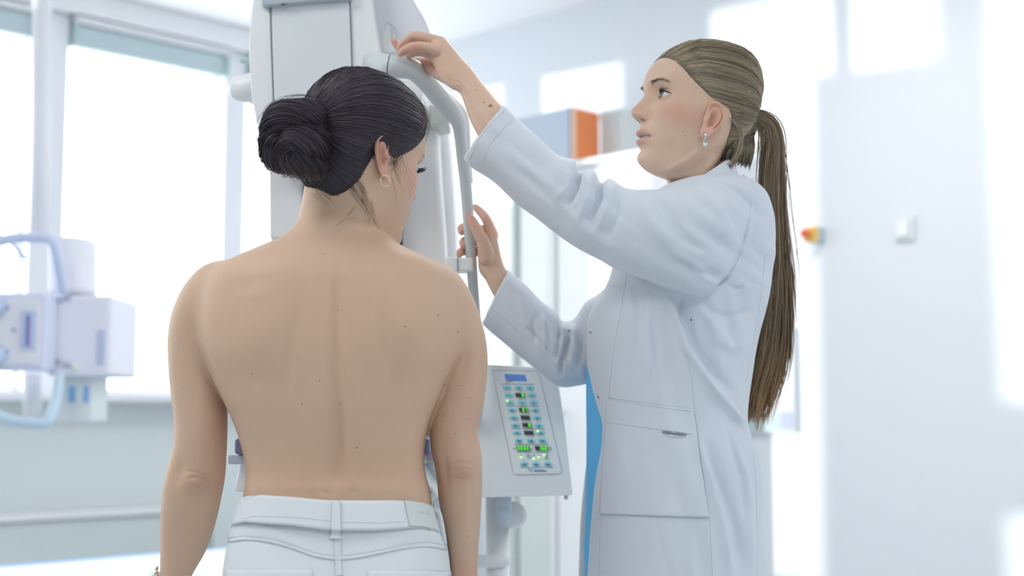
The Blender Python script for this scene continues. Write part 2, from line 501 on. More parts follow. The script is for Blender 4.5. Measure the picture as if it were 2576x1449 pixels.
MB().add(*tbox(0.03, 1.87, 0.03, 0.63, 0.61, 0.68, 0.01)).obj('frame', M_bright, r)
for a in (0.10, 1.80):
    for c in (0.10, 0.56):
        V, Fc = tube([tc_ + ax * a + ay * c + Z * 0.02, tc_ + ax * a + ay * c + Z * 0.62], 0.022, 14, 1, False)
        emb('leg', V, Fc, M_metal, r)

# ------------------------------------------------------------------ x-ray tube unit in front of the window, left
XD = 4.1
def pxbox(x0, y0, x1, y1, d, dep, bev=0.01):
    A = W(x0, y0, d); B = W(x1, y1, d)
    c = (A + B) / 2 + Vector((0, dep / 2, 0))
    return bevbox(c, X * abs(B.x - A.x) / 2, Y * dep / 2, Z * abs(B.z - A.z) / 2, bev, 3)
r = thing('xray_unit', 'pale blurred x-ray tube unit with curved handles before the window', 'medical device', W(130, 1050, XD + 0.2))
XM = mat('xray_enamel', (0.84, 0.84, 0.93, 1), 0.45, noise=0.01)
MB().add(*pxbox(122, 742, 276, 946, XD, 0.30, 0.015)).obj('tube_housing', XM, r)
V, Fc = loft([(W(184, y, XD + 0.15), X * 0.064 * k, Y * 0.10 * k, 2.6) for y, k in ((604, 0.9), (612, 1.0), (680, 1.0), (744, 1.0))], 32, 3)
emb('upper_cylinder', V, Fc, XM, r)
h = MB().add(*pxbox(-120, 736, 112, 932, XD - 0.10, 0.10, 0.012)).obj('front_box', mat('xray_front', (0.74, 0.77, 0.92, 1), 0.45, noise=0.01), r)
MB().add(*pxbox(-100, 752, 96, 918, XD - 0.108, 0.01, 0.004)).obj('face_plate', mat('xray_plate', (0.82, 0.82, 0.89, 1), 0.5, noise=0.01), h)
MB().add(*pxbox(52, 782, 86, 878, XD - 0.114, 0.006, 0.002)).obj('scale_plate', mat('xray_scale', (0.56, 0.64, 0.84, 1), 0.5, noise=0.01), h)
MB().add(*pxbox(66, 792, 72, 870, XD - 0.118, 0.004, 0.001)).obj('pointer', mat('xray_pointer', (0.22, 0.20, 0.5, 1), 0.5, noise=0.01), h)
for y in (768, 893):
    V, Fc = tube([W(-12, y, XD - 0.112), W(-12, y, XD - 0.135)], [0.032, 0.028], 24, 1, False); emb('dial', V, Fc, mat('xray_dial', (0.55, 0.66, 0.88, 1), 0.4, noise=0.01), h)
for (x, y) in ((16, 774), (14, 884), (34, 830)):
    MB().add(*pxbox(x - 5, y - 4, x + 5, y + 4, XD - 0.112, 0.004, 0.001)).obj('mark', mat('xray_mark', (0.35, 0.38, 0.62, 1), 0.5, noise=0.01), h)
for (x, y, c) in ((150, 754, 0), (171, 748, 0), (150, 909, 0), (169, 917, 0), (188, 925, 1)):
    V, Fc = tube([W(x, y, XD + 0.002), W(x, y, XD - 0.006)], [0.011, 0.010], 18, 1, False)
    emb('knob', V, Fc, mat('xray_knob%d' % c, [(0.55, 0.58, 0.72, 1), (0.72, 0.82, 0.68, 1)][c], 0.4, noise=0.01), r)
MB().add(*pxbox(244, 830, 262, 918, XD - 0.004, 0.01, 0.002)).obj('vent_strip', mat('xray_vent', (0.55, 0.60, 0.80, 1), 0.5, noise=0.01), r)
HM = mat('xray_handle', (0.64, 0.71, 0.91, 1), 0.4, noise=0.01)
HM2 = mat('xray_handle_lower', (0.58, 0.72, 0.84, 1), 0.4, noise=0.01)
V, Fc = tube([W(-90, 640, XD - .12), W(-30, 618, XD - .12), W(20, 602, XD - .12), W(60, 598, XD - .12), W(120, 600, XD - .12), W(136, 616, XD - .12), W(146, 665, XD - .09), W(158, 730, XD - .03)], 0.0155, 14, 4); emb('handle', V, Fc, HM, r)
V, Fc = tube([W(-60, 560, XD - .05), W(-10, 588, XD - .05), W(30, 612, XD - .05), W(62, 648, XD - .02)], 0.007, 10, 4); emb('cable', V, Fc, HM, r)
V, Fc = tube([W(-80, 1010, XD - .12), W(-20, 1038, XD - .12), W(20, 1055, XD - .12), W(60, 1062, XD - .12), W(116, 1064, XD - .12), W(128, 1045, XD - .11), W(142, 1000, XD - .07), W(150, 945, XD - .03)], 0.0155, 14, 4); emb('handle', V, Fc, HM2, r)
h = MB().add(*pxbox(146, 944, 231, 1064, XD + 0.06, 0.16, 0.012)).obj('collimator', mat('xray_coll', (0.74, 0.79, 0.80, 1), 0.5, noise=0.01), r)
for x0, x1 in ((173, 187), (211, 221)):
    MB().add(*pxbox(x0, 972, x1, 1012, XD + 0.056, 0.006, 0.001)).obj('label_plate', mat('blue_label', srgb(135, 180, 232), 0.5, noise=0.01), h)
V, Fc = tube([W(82, 940, XD + .1), W(82, 1052, XD + .1)], 0.028, 24, 1, False); emb('lower_cylinder', V, Fc, M_bright, r)
V, Fc = tube([W(100, 610, XD + .2), W(104, 300, XD + .2), W(106, -260, XD + .2)], 0.03, 24, 1, False); emb('ceiling_column', V, Fc, M_frame, r)

# ------------------------------------------------------------------ right wall fittings
r = thing('storage_cabinet', 'tall white cabinet with glazed doors against the far right wall', 'cabinet', RWp(1.68, 0.2, 0))
MB().add(*rbox(1.25, 2.12, 0.005, 0.39, 0.06, 2.09, 0.008)).obj('body', M_bright, r)
MB().add(*rbox(1.23, 2.14, 0.0, 0.43, 2.09, 2.112, 0.005)).obj('top_board', M_bright, r)
gm = mat('frosted_glass', (0.70, 0.74, 0.71, 1), 0.25, noise=0.03, nscale=4, coat=0.4)
gm2 = mat('frosted_glass_white', (0.86, 0.87, 0.88, 1), 0.3, noise=0.02, nscale=4)
for (t0, t1, z0, z1, g) in ((1.26, 1.43, 0.09, 2.0, gm), (1.45, 1.63, 1.50, 2.0, gm2), (1.45, 1.63, 0.09, 1.46, gm), (1.66, 2.10, 0.09, 2.0, gm2)):
    d_ = MB().add(*rbox(t0, t1, 0.39, 0.405, z0, z1, 0.003)).obj('door', M_white, r)
    MB().add(*rbox(t0 + 0.02, t1 - 0.015, 0.404, 0.409, z0 + 0.03, z1 - 0.03, 0.001)).obj('glass_panel', g, d_)
MB().add(*rbox(1.425, 1.445, 0.39, 0.42, 0.06, 2.05, 0.003)).obj('post', mat('post_grey', (0.50, 0.56, 0.54, 1), 0.5, noise=0.02), r)
MB().add(*rbox(1.63, 1.65, 0.39, 0.42, 0.06, 2.05, 0.003)).obj('post', M_bright, r)
MB().add(*rbox(1.25, 1.62, 0.404, 0.424, 1.455, 1.475, 0.003)).obj('rail', mat('rail_grey', (0.4, 0.46, 0.46, 1), 0.5, noise=0.02), r)
for (t, z) in ((1.40, 1.0), (1.69, 1.0)):
    V, Fc = tube([RWp(t, 0.40, z), RWp(t, 0.45, z), RWp(t, 0.45, z + 0.14), RWp(t, 0.40, z + 0.14)], 0.007, 8, 2); emb('handle', V, Fc, M_metal, r)
r = thing('storage_box', 'grey-blue box with an orange end on top of the cabinet', 'box', RWp(1.58, 0.32, 2.112))
MB().add(*rbox(1.43, 1.728, 0.238, 0.40, 2.112, 2.334, 0.003)).obj('box_body', mat('box_grey', (0.50, 0.56, 0.66, 1), 0.7, noise=0.02), r)
MB().add(*rbox(1.728, 1.735, 0.238, 0.375, 2.112, 2.334, 0.001)).obj('end_panel', mat('orange_board', srgb(232, 140, 84), 0.7, noise=0.06, nscale=9), r)
MB().add(*rbox(1.728, 1.736, 0.375, 0.40, 2.112, 2.334, 0.001)).obj('edge_strip', mat('peach_board', srgb(240, 205, 180), 0.7, noise=0.02), r)
MB().add(*rbox(1.722, 1.730, 0.397, 0.402, 2.112, 2.334, 0.001)).obj('corner_trim', mat('box_trim', (0.2, 0.22, 0.36, 1), 0.6, noise=0.02), r)
r = thing('storage_box', 'pale grey box beside the orange-ended box on top of the cabinet', 'box', RWp(1.8, 0.12, 2.112))
MB().add(*rbox(1.74, 1.85, 0.03, 0.236, 2.112, 2.336, 0.003)).obj('box_body', mat('box_pale', (0.66, 0.71, 0.72, 1), 0.7, noise=0.02), r)
MB().add(*rbox(1.738, 1.852, 0.028, 0.238, 2.300, 2.339, 0.003)).obj('lid', mat('box_pale', (0.66, 0.71, 0.72, 1)), r)

def t_at(px, n=0.0):
    q = (px - CX) / F
    return ((6.8 * q + 0.71) * sqrt(2) + n * (1 - q)) / (1 + q)
def z_at(px, py, n=0.0):
    t = t_at(px, n); p = RWp(t, n, 0); return W(px, py, p.y).z
# emergency stop button
t0, n_ = t_at(2083, 0.0), 0.0
zc = z_at(2070, 593)
r = thing('emergency_stop', 'red push button on a yellow and grey box on the wall', 'button', RWp(t0 - 0.02, 0, zc))
MB().add(*rbox(t0 - 0.055, t0, 0.0, 0.045, zc - 0.027, zc + 0.027, 0.005)).obj('back_box', mat('estop_grey', (0.50, 0.58, 0.62, 1), 0.5, noise=0.02), r)
MB().add(*rbox(t0 - 0.056, t0 + 0.001, 0.045, 0.060, zc - 0.028, zc + 0.028, 0.004)).obj('cover', mat('estop_yellow', srgb(238, 196, 110), 0.5, noise=0.02), r)
V, Fc = tube([RWp(t0 - 0.028, 0.06, zc), RWp(t0 - 0.028, 0.082, zc)], [0.014, 0.012], 20, 1, False); emb('collar', V, Fc, mat('estop_collar', srgb(230, 180, 90), 0.5, noise=0.02), r)
V, Fc = tube([RWp(t0 - 0.028, 0.082, zc), RWp(t0 - 0.028, 0.09, zc), RWp(t0 - 0.028, 0.10, zc)], [0.013, 0.017, 0.014], 20, 1, True); emb('push_button', V, Fc, mat('estop_red', srgb(240, 96, 60), 0.4, noise=0.02), r)
# light switch
ta, tb_ = t_at(2262), t_at(2312); zc = z_at(2287, 576)
r = thing('light_switch', 'square white light switch on the shaded part of the wall', 'switch', RWp((ta + tb_) / 2, 0, zc))
MB().add(*rbox(ta, tb_, 0.0, 0.012, zc - 0.042, zc + 0.042, 0.003)).obj('plate', mat('switch_plate', (0.72, 0.78, 0.80, 1), 0.4, noise=0.01), r)
MB().add(*rbox(ta + 0.012, tb_ - 0.018, 0.012, 0.022, zc - 0.028, zc + 0.028, 0.003)).obj('rocker', M_bright, r)
# wall board with a landscape print behind the doctor
ta, tb_ = t_at(1840), t_at(2005); z1_ = z_at(2005, 826); z0_ = z_at(2005, 1088)
r = thing('wall_picture', 'framed pale landscape print partly hidden behind the ponytail', 'picture', RWp((ta + tb_) / 2, 0, z0_))
MB().add(*rbox(ta, tb_, 0.0, 0.02, z0_, z1_, 0.003)).obj('frame', mat('picture_frame', (0.66, 0.72, 0.76, 1), 0.5, noise=0.01), r)
def strip(t0, t1, z0, z1, c, nm, k=0.0):
    MB().add(*rbox(t0, t1, 0.02, 0.0225 + k, z0, z1)).obj(nm, mat('print_' + nm + str(k), c, 0.6, noise=0.05, nscale=15), r)
hh = z1_ - z0_
strip(ta + 0.006, tb_ - 0.006, z0_ + 0.37 * hh, z1_ - 0.01, (0.80, 0.84, 0.90, 1), 'sky_print')
strip(ta + 0.006, tb_ - 0.006, z0_ + 0.20 * hh, z0_ + 0.37 * hh, (0.66, 0.70, 0.82, 1), 'haze_print')
strip(ta + 0.006, tb_ - 0.06, z0_ + 0.01, z0_ + 0.20 * hh, (0.48, 0.58, 0.58, 1), 'field_print')
strip(tb_ - 0.06, tb_ - 0.006, z0_ + 0.01, z0_ + 0.20 * hh, (0.42, 0.46, 0.60, 1), 'hill_print')

# ------------------------------------------------------------------ mammography machine
MD = 2.42
mach = thing('mammography_machine', 'white breast imaging machine with grip bar, between the two women', 'medical device', W(900, 1449, MD + 0.15) * 1.0)
mach.location = Vector((-0.2, MD + 0.18, 0))
def plate(name, poly, d, dep, m, parent, bev=0.006, smooth=False):
    """polygon in the picture plane at distance d, extruded back by dep, with rounded edges"""
    bm = bmesh.new()
    vs = [bm.verts.new(W(x, y, d)) for x, y in poly]
    f = bm.faces.new(vs)
    ex = bmesh.ops.extrude_face_region(bm, geom=[f])
    for v in [g for g in ex['geom'] if isinstance(g, bmesh.types.BMVert)]: v.co.y += dep
    bmesh.ops.recalc_face_normals(bm, faces=bm.faces[:])
    if bev:
        ed = [e for e in bm.edges if not (len(e.link_faces) == 2 and e.link_faces[0].normal.dot(e.link_faces[1].normal) > 0.9)]
        bmesh.ops.bevel(bm, geom=ed, offset=bev, segments=3, profile=0.5, affect='EDGES', clamp_overlap=True)
    me = bpy.data.meshes.new(name); bm.to_mesh(me); bm.free()
    o = link(name, me, m, parent, smooth)
    if smooth:
        pass
    return o
# lower column
plate('column', [(676, 560), (1118, 560), (1128, 760), (1132, 1000), (1130, 1449), (1130, 2450), (676, 2450), (676, 1449), (676, 1000)], MD + 0.09, 0.30, M_white2, mach, 0.02)
plate('column_side', [(1090, 300), (1124, 300), (1140, 480), (1151, 680), (1156, 1000), (1156, 1449), (1156, 2400), (1090, 2400)], MD + 0.16, 0.2, M_bright, mach, 0.01)
plate('column_front', [(1040, 250), (1098, 262), (1108, 449), (1118, 580), (1124, 700), (1124, 1100), (1040, 1100), (760, 1100), (760, 250)], MD + 0.06, 0.12, M_white, mach, 0.01)
plate('lower_housing', [(676, 330), (760, 330), (760, 596), (678, 600)], MD + 0.05, 0.2, M_bright, mach, 0.004)
# upper head
headpoly = spline2([(655, -60), (640, -20), (632, 30), (628, 80), (626, 138), (630, 210), (636, 262), (645, 310), (654, 345), (668, 385)], 4) + [(900, 400), (1040, 330)] + \
    spline2([(1060, 260), (1060, 200), (975, 196), (966, 170), (955, 120), (945, 60), (936, 0), (932, -60)], 3)
plate('head_housing', headpoly, MD - 0.06, 0.32, M_white, mach, 0.018, True)
plate('front_panel', [(683, 15), (879, 2), (883, 100), (885, 168), (886, 320), (692, 320), (689, 262), (685, 120)], MD - 0.064, 0.02, M_white2, mach, 0.002)
for poly in ([(680, 12), (682, 90), (686, 200), (690, 300)], [(880, -2), (883, 90), (885.5, 175), (887, 300)]):
    V, Fc = tube([W(x, y, MD - 0.063) for x, y in poly], 0.0012, 6, 3, False); emb('seam', V, Fc, M_seam, mach)
plate('top_cover', [(655, -80), (880, -80), (884, -3), (790, 3), (682, 13), (658, 14)], MD - 0.078, 0.1, M_greyblue, mach, 0.003)
MB().add(*[[W(706, 11, MD - .079), W(722, 9, MD - .079), W(712, 14, MD - .079), W(706, 11, MD - .06), W(722, 9, MD - .06), W(712, 14, MD - .06)], [(0, 1, 2), (5, 4, 3), (0, 3, 4, 1), (1, 4, 5, 2), (2, 5, 3, 0)]]).obj('clip', M_black, mach)
shp = [(925, -70), (1010, -70)] + spline2([(1025, -40), (1042, 0), (1058, 26), (1070, 48), (1079, 72), (1084, 100), (1086, 130), (1080, 170), (1060, 200)], 4) + [(1000, 215), (960, 170), (950, 120), (942, 60), (934, 0)]
plate('side_cover', shp, MD - 0.02, 0.26, mat('white_cover', (0.79, 0.82, 0.87, 1), 0.4, noise=0.01), mach, 0.03, True)
V, Fc = loft([(W(979, y, MD - 0.018), X * w_, Y * 0.006, 2.0) for y, w_ in ((58, 0.002), (66, 0.006), (85, 0.011), (110, 0.014), (128, 0.012), (134, 0.006))], 24, 4)
emb('cover_bulge', V, Fc, M_white, mach)
for pl in ([(975, 56), (981, 58), (990, 68), (996, 76)], [(984, 66), (987, 80), (986, 96)], [(994, 76), (997, 84), (999, 98)]):
    V, Fc = tube([W(x, y, MD - 0.026) for x, y in pl], [0.0005, 0.0016, 0.0012, 0.0005][:len(pl)], 6, 3, False); emb('embossed_mark', V, Fc, mat('emboss_grey', (0.62, 0.69, 0.72, 1), 0.5, noise=0.02), mach)
# left knob
V, Fc = tube([W(660, 215, MD), W(625, 222, MD), W(606, 224, MD)], [0.026, 0.026, 0.023], 28, 2); emb('side_knob', V, Fc, M_bright, mach)
plate('knob_bracket', [(590, 228), (600, 205), (650, 200), (650, 268), (640, 266), (606, 240)], MD + 0.02, 0.03, M_white, mach, 0.004)
V, Fc = tube([W(610, 152, MD + .08), W(640, 150, MD + .08)], 0.006, 10, 1); emb('bolt', V, Fc, mat('bracket_green', (0.5, 0.66, 0.65, 1)), mach)
# grip bar: horizontal stub then sloping and vertical rail
HD = 2.21
gp = [(940, 160, 30, HD + .10), (962, 163, 30, HD + .03), (985, 167, 29, HD), (1015, 170, 28, HD), (1040, 176, 27, HD + .005), (1062, 194, 26, HD + .015), (1085, 220, 25, HD + .03),
      (1112, 252, 25, HD + .045), (1138, 284, 23, HD + .06), (1153, 308, 19, HD + .075), (1158, 340, 16, HD + .09), (1163, 390, 15.5, HD + .11), (1170, 450, 15, HD + .13),
      (1176, 520, 14.5, HD + .15), (1181, 590, 14, HD + .165), (1186, 660, 14, HD + .18), (1191, 730, 13.5, HD + .20), (1196, 800, 13.5, HD + .22), (1202, 900, 13.5, HD + .23), (1204, 1000, 13.5, HD + .23), (1196, 1060, 13.5, HD + .25), (1170, 1090, 13.5, HD + .27)]
V, Fc = tube([W(x, y, d) for x, y, r_, d in gp], [r_ * d / F for x, y, r_, d in gp], 24, 4, False)
grip_bar = emb('grip_bar', V, Fc, mat('grip_enamel', (0.66, 0.70, 0.72, 1), 0.35, noise=0.01), mach)
V, Fc = tube([W(977, 166, HD), W(978.5, 166.2, HD)], [29.6 * HD / F] * 2, 32, 1, False); emb('grip_ring', V, Fc, M_seam, mach)
gp2 = [(1052, 196, 11, HD + .05), (1080, 214, 12, HD + .06), (1110, 240, 13, HD + .075), (1140, 268, 13, HD + .09), (1160, 292, 11, HD + .10), (1168, 330, 9, HD + .11), (1172, 390, 7, HD + .13), (1178, 460, 6, HD + .15)]
V, Fc = tube([W(x + 6, y - 4, d) for x, y, r_, d in gp2], [r_ * d / F for x, y, r_, d in gp2], 20, 4); emb('grip_bar_cover', V, Fc, M_bright, mach)
plate('bar_stub', [(1120, 646), (1190, 648), (1190, 682), (1155, 683), (1120, 684)], HD + 0.16, 0.04, M_white, mach, 0.004)
V, Fc = tube([W(1151, 647, HD + .158), W(1152, 682, HD + .158)], 0.0008, 6, 1, False); emb('seam', V, Fc, M_seam, mach)
plate('bar_bracket', [(1080, 262), (1102, 268), (1130, 300), (1128, 308), (1103, 314), (1080, 312)], MD, 0.10, mat('bracket_beige', (0.60, 0.63, 0.60, 1), 0.5, noise=0.02), mach, 0.004)
plate('cassette_edge', [(1000, 480), (1011, 480), (1011, 720), (1000, 720)], MD + 0.035, 0.03, M_black, mach, 0.001)
# image receptor and compression unit in front of the patient
def wbox(x0, x1, y0, y1, z0, z1, bev): return bevbox(Vector(((x0 + x1) / 2, (y0 + y1) / 2, (z0 + z1) / 2)), X * (x1 - x0) / 2, Y * (y1 - y0) / 2, Z * (z1 - z0) / 2, bev, 3)
xa = W(602, 1100, 2.26).x; xb = W(1083, 1100, 2.26).x
MB().add(*wbox(xa, xb, 2.22, 2.52, W(0, 1142, 2.26).z, W(0, 1102, 2.26).z, 0.006)).obj('receptor_plate', mat('receptor_dark', (0.14, 0.16, 0.27, 1), 0.45, noise=0.02), mach)
MB().add(*wbox(W(607, 0, 2.28).x, W(1079, 0, 2.28).x, 2.24, 2.52, W(0, 1166, 2.28).z, W(0, 1142, 2.28).z, 0.004)).obj('receptor_base', M_greyblue, mach)
plate('arm_housing', spline2([(640, 1150), (612, 1152), (600, 1180), (592, 1215), (588, 1236)], 3) + [(600, 1238), (700, 1238), (760, 1300), (1000, 1300), (1098, 1255), (1098, 1240), (1075, 1215), (1060, 1190), (1040, 1160)], 2.30, 0.2, M_bright, mach, 0.008)
plate('arm_clip', [(1069, 1138), (1100, 1134), (1100, 1158), (1066, 1161), (1066, 1153), (1070, 1152)], 2.28, 0.02, mat('clip_mauve', srgb(196, 176, 182), 0.5, noise=0.02), mach, 0.001)
plate('status_light', [(1078, 1237), (1087, 1236.5), (1085, 1239), (1079, 1240)], 2.297, 0.01, mat('status_green', srgb(40, 150, 110), 0.4, noise=0.02), mach, 0)
MB().add(*wbox(-0.50, -0.13, MD, MD + 0.55, 0.0, 0.12, 0.02)).obj('base', M_white2, mach)

# ------------------------------------------------------------------ control console
KD = 2.47
cons = thing('control_console', 'white control console with turquoise keys and green digits beside the doctor', 'control panel', W(1330, 1449, KD + 0.1))
cons.location.z = 0
cp = [(1203, 912), (1232, 917)] + spline2([(1345, 924), (1374, 930), (1392, 945), (1404, 970), (1412, 1010), (1422, 1080), (1432, 1170), (1441, 1243)], 4) + [(1437, 1246), (1214, 1252), (1203, 1252)]
plate('housing', cp, KD, 0.16, M_white, cons, 0.008)
def C(u, v):  # coordinates of the 1046x1449 close-up to picture pixels
    return 1200 + u / 4.023, 900 + v / 4.023
def cplate(name, poly, z, dep, m, par, bev=0.0):
    return plate(name, [C(*p) for p in poly], KD - z, dep, m, par, bev)
ov = [(158, 128), (600, 138), (628, 165)] + [(740, 640), (856, 1140), (855, 1160), (840, 1172)] + [(400, 1182), (380, 1172), (366, 1150), (262, 640)]
big = [(154, 124), (604, 134), (632, 163), (744, 640), (860, 1140), (859, 1163), (842, 1177), (398, 1187), (376, 1176), (361, 1152), (257, 640)]
cplate('keypad_rim', big, 0.0006, 0.004, mat('rim_green', (0.30, 0.42, 0.36, 1), 0.6, noise=0.02), cons)
kp = cplate('keypad', ov, 0.0022, 0.004, mat('keypad_film', (0.88, 0.92, 0.92, 1), 0.35, noise=0.005), cons)
KM = mat('key_turquoise', srgb(160, 226, 236), 0.4, noise=0.02)
KMd = mat('key_print', (0.12, 0.26, 0.36, 1), 0.5, noise=0.02)
KL = mat('print_blue_grey', (0.26, 0.36, 0.50, 1), 0.5, noise=0.02)
rowsK = [(303, 302), (420, 303), (536, 304), (319, 377), (553, 379), (335, 452), (453, 453), (570, 453), (353, 529), (590, 530), (370, 606), (607, 607),
         (387, 682), (625, 683), (405, 759), (643, 760), (423, 837), (542, 837), (661, 838), (477, 1075), (597, 1075), (717, 1075)]
prt = {}
for i, (u, v) in enumerate(rowsK):
    x, y = C(u, v)
    c = W(x, y, KD - 0.003); rx = 43 / 4.023 * KD / F; rz = 27 / 4.023 * KD / F
    V = []; Fc = []; n = 20
    for k, (s_, dz) in enumerate(((1.0, 0.001), (1.0, -0.0004), (0.9, -0.0012))):
        for j in range(n):
            a = 2 * pi * j / n
            V.append(c + X * rx * s_ * (cos(a) + 0.12 * -sin(a) * -1) + Z * rz * s_ * -sin(a) + Y * dz)
    for k in range(2):
        for j in range(n): j2 = (j + 1) % n; Fc.append((k * n + j, k * n + j2, (k + 1) * n + j2, (k + 1) * n + j))
    Fc.append(tuple(range(2 * n, 3 * n)))
    emb('key', V, Fc, KM, kp, True)
    # small unreadable pictogram print on each key
    for q in range(2 if i >= 8 else 1):
        w_ = rx * (0.45 if i < 16 else 0.7); h_ = rz * 0.16
        o_ = Vector(((0.1 * q) * rx, -0.0046, (-0.35 * q if i >= 8 else 0) * rz))
        prt.setdefault('k', MB()).add(*bevbox(c + o_ + Y * 0.0030, X * w_ * 0.6, Y * 0.0003, Z * h_))
o_ = prt['k'].obj('key_print', KMd, kp); o_['kind'] = 'stuff'
o_['kind'] = 'stuff'
DM = mat('display_dark', (0.055, 0.065, 0.06, 1), 0.3, noise=0.02)
LM = mat('led_green', (0.1, 0.8, 0.05, 1), 0.4, emis=(0.10, 1.0, 0.03, 1), estr=.45)
SEG = {'0': 'abcdef', '1': 'bc', '2': 'abged', '3': 'abgcd', '4': 'fgbc', '5': 'afgcd', '6': 'afgedc', '7': 'abc', '8': 'abcdefg', '9': 'abcdfg'}
def digit(b, ch, u0, v0, w, h, sk):
    def p(a, c): return C(u0 + a * w + c * h * sk, v0 + c * h)
    L = {'a': ((0, 0), (1, 0)), 'b': ((1, 0), (1, .5)), 'c': ((1, .5), (1, 1)), 'd': ((0, 1), (1, 1)), 'e': ((0, .5), (0, 1)), 'f': ((0, 0), (0, .5)), 'g': ((0, .5), (1, .5))}
    if ch == '.':
        b.add(*tube([W(*p(0.0, 1), KD - .0068), W(*p(0.15, 1), KD - .0068)], 0.0009, 6, 1)); return
    for s_ in SEG[ch]:
        (a0, c0), (a1, c1) = L[s_]
        b.add(*tube([W(*p(a0, c0), KD - .0068), W(*p(a1, c1), KD - .0068)], 0.00075, 6, 1))
disp = [((385, 356), (478, 360), (488, 402), (396, 400), '  8'), ((421, 506), (513, 509), (523, 552), (432, 549), ' 21'), ((438, 582), (530, 586), (540, 628), (449, 626), ''),
        ((455, 660), (547, 661), (558, 704), (466, 702), '  8'), ((472, 738), (566, 740), (576, 782), (484, 780), ''),
        ((396, 892), (528, 893), (540, 940), (406, 938), '32.32'), ((583, 893), (712, 894), (722, 938), (594, 937), ' 16.9')]
for a_, b_, c_, d_, tx in disp:
    dd = cplate('display', [a_, b_, c_, d_], 0.0052, 0.004, DM, kp)
    if tx.strip():
        g = MB(); n = len(tx.replace('.', '')); wid = (b_[0] - a_[0]); cw = wid / (n + 0.25); u = a_[0] + cw * 0.35
        for ch in tx:
            if ch == '.': digit(g, ch, u - cw * 0.2, a_[1] + 9, cw * .5, 27, 0.23); continue
            if ch != ' ': digit(g, ch, u, a_[1] + 8, cw * 0.5, 28, 0.23)
            u += cw
        q_ = g.obj('digits', LM, kp, True); q_['kind'] = 'stuff'
for p0, p1 in (((242, 265), (574, 268)), ((295, 487), (630, 492)), ((346, 716), (683, 720)), ((380, 875), (719, 876)), ((400, 956), (736, 956)), ((436, 1111), (772, 1111))):
    V, Fc = tube([W(*C(*p0), KD - .0024), W(*C(*p1), KD - .0024)], 0.0005, 6, 1, False); emb('printed_line', V, Fc, KL, kp)
cplate('blue_label', [(278, 162), (488, 174), (504, 238), (292, 228)], 0.003, 0.002, mat('label_blue', srgb(112, 160, 240), 0.5, noise=0.01), kp)
V, Fc = tube([W(*C(298, 246), KD - .0026), W(*C(372, 229), KD - .0026)], 0.0009, 6, 1); emb('arrow_print', V, Fc, KMd, kp)
for (u, v) in ((306, 437), (614, 744), (446, 1006), (570, 1022), (626, 1004), (680, 986)):
    V, Fc = ellipsoid(W(*C(u, v), KD - .0045), 0.0022, 0.0012, 0.0022, None, 12, 8)
    emb('indicator_light', V, Fc, mat('led_pale', srgb(190, 240, 160), 0.4, emis=srgb(190, 250, 150), estr=0.6), kp)
g = MB()
for (u, v, w_) in ((446, 986, 18), (518, 986, 40), (530, 1003, 55), (534, 1020, 32), (575, 986, 28), (630, 988, 26), (706, 985, 36), (704, 1002, 30), (706, 1021, 40), (632, 1137, 108), (640, 1150, 140), (556, 924, 20), (742, 908, 22), (746, 928, 30), (376, 920, 26)):
    g.add(*bevbox(W(*C(u, v), KD - .0026), X * (w_ / 8.05 * KD / F), Y * .0003, Z * .0007))
q_ = g.obj('small_print', KL, kp); q_['kind'] = 'stuff'
cplate('triangle_emblem', [(512, 1122), (562, 1124), (545, 1162)], 0.0028, 0.002, KL, kp)
cplate('emblem_centre', [(524, 1129), (552, 1130), (543, 1150)], 0.0034, 0.002, mat('keypad_film', (0.7, 0.7, 0.7, 1)), kp)
for x in (1229, 1424):
    V, Fc = tube([W(x, 1246, KD + .02), W(x, 1252, KD + .02)], 0.004, 10, 1); emb('rubber_foot', V, Fc, M_greyblue, cons)
V, Fc = loft([(W(1268, y, KD + .06), X * w_, Y * .012, 2.4) for y, w_ in ((1240, .0135), (1290, .0135), (1308, .0125), (1322, .008), (1326, .003))], 24, 3)
emb('hanging_handle', V, Fc, mat('cool_plastic', (0.58, 0.67, 0.74, 1), 0.4, noise=0.01), cons)
V, Fc = tube([W(1250, 1240, KD + .14), W(1262, 2450, KD + .16)], 0.022, 20, 1, False); emb('support_pole', V, Fc, M_white, cons)
MB().add(*wbox(W(1180, 0, KD).x, W(1400, 0, KD).x, KD, KD + 0.3, 0, 0.04, 0.01)).obj('foot_plate', M_white2, cons)
V, Fc = tube([W(1292, 1296, KD + .16), W(1292, 1296, KD + .12), W(1292, 1296, KD + .11)], [0.025, 0.025, 0.018], 28, 1, False); emb('turn_knob', V, Fc, M_bright, cons)
V, Fc = tube([W(1180, 1410, KD + .13), W(1225, 1411, KD + .12), W(1262, 1412, KD + .12), W(1272, 1412, KD + .12)], [0.013, 0.013, 0.012, 0.009], 20, 2); emb('side_grip', V, Fc, M_bright, cons)

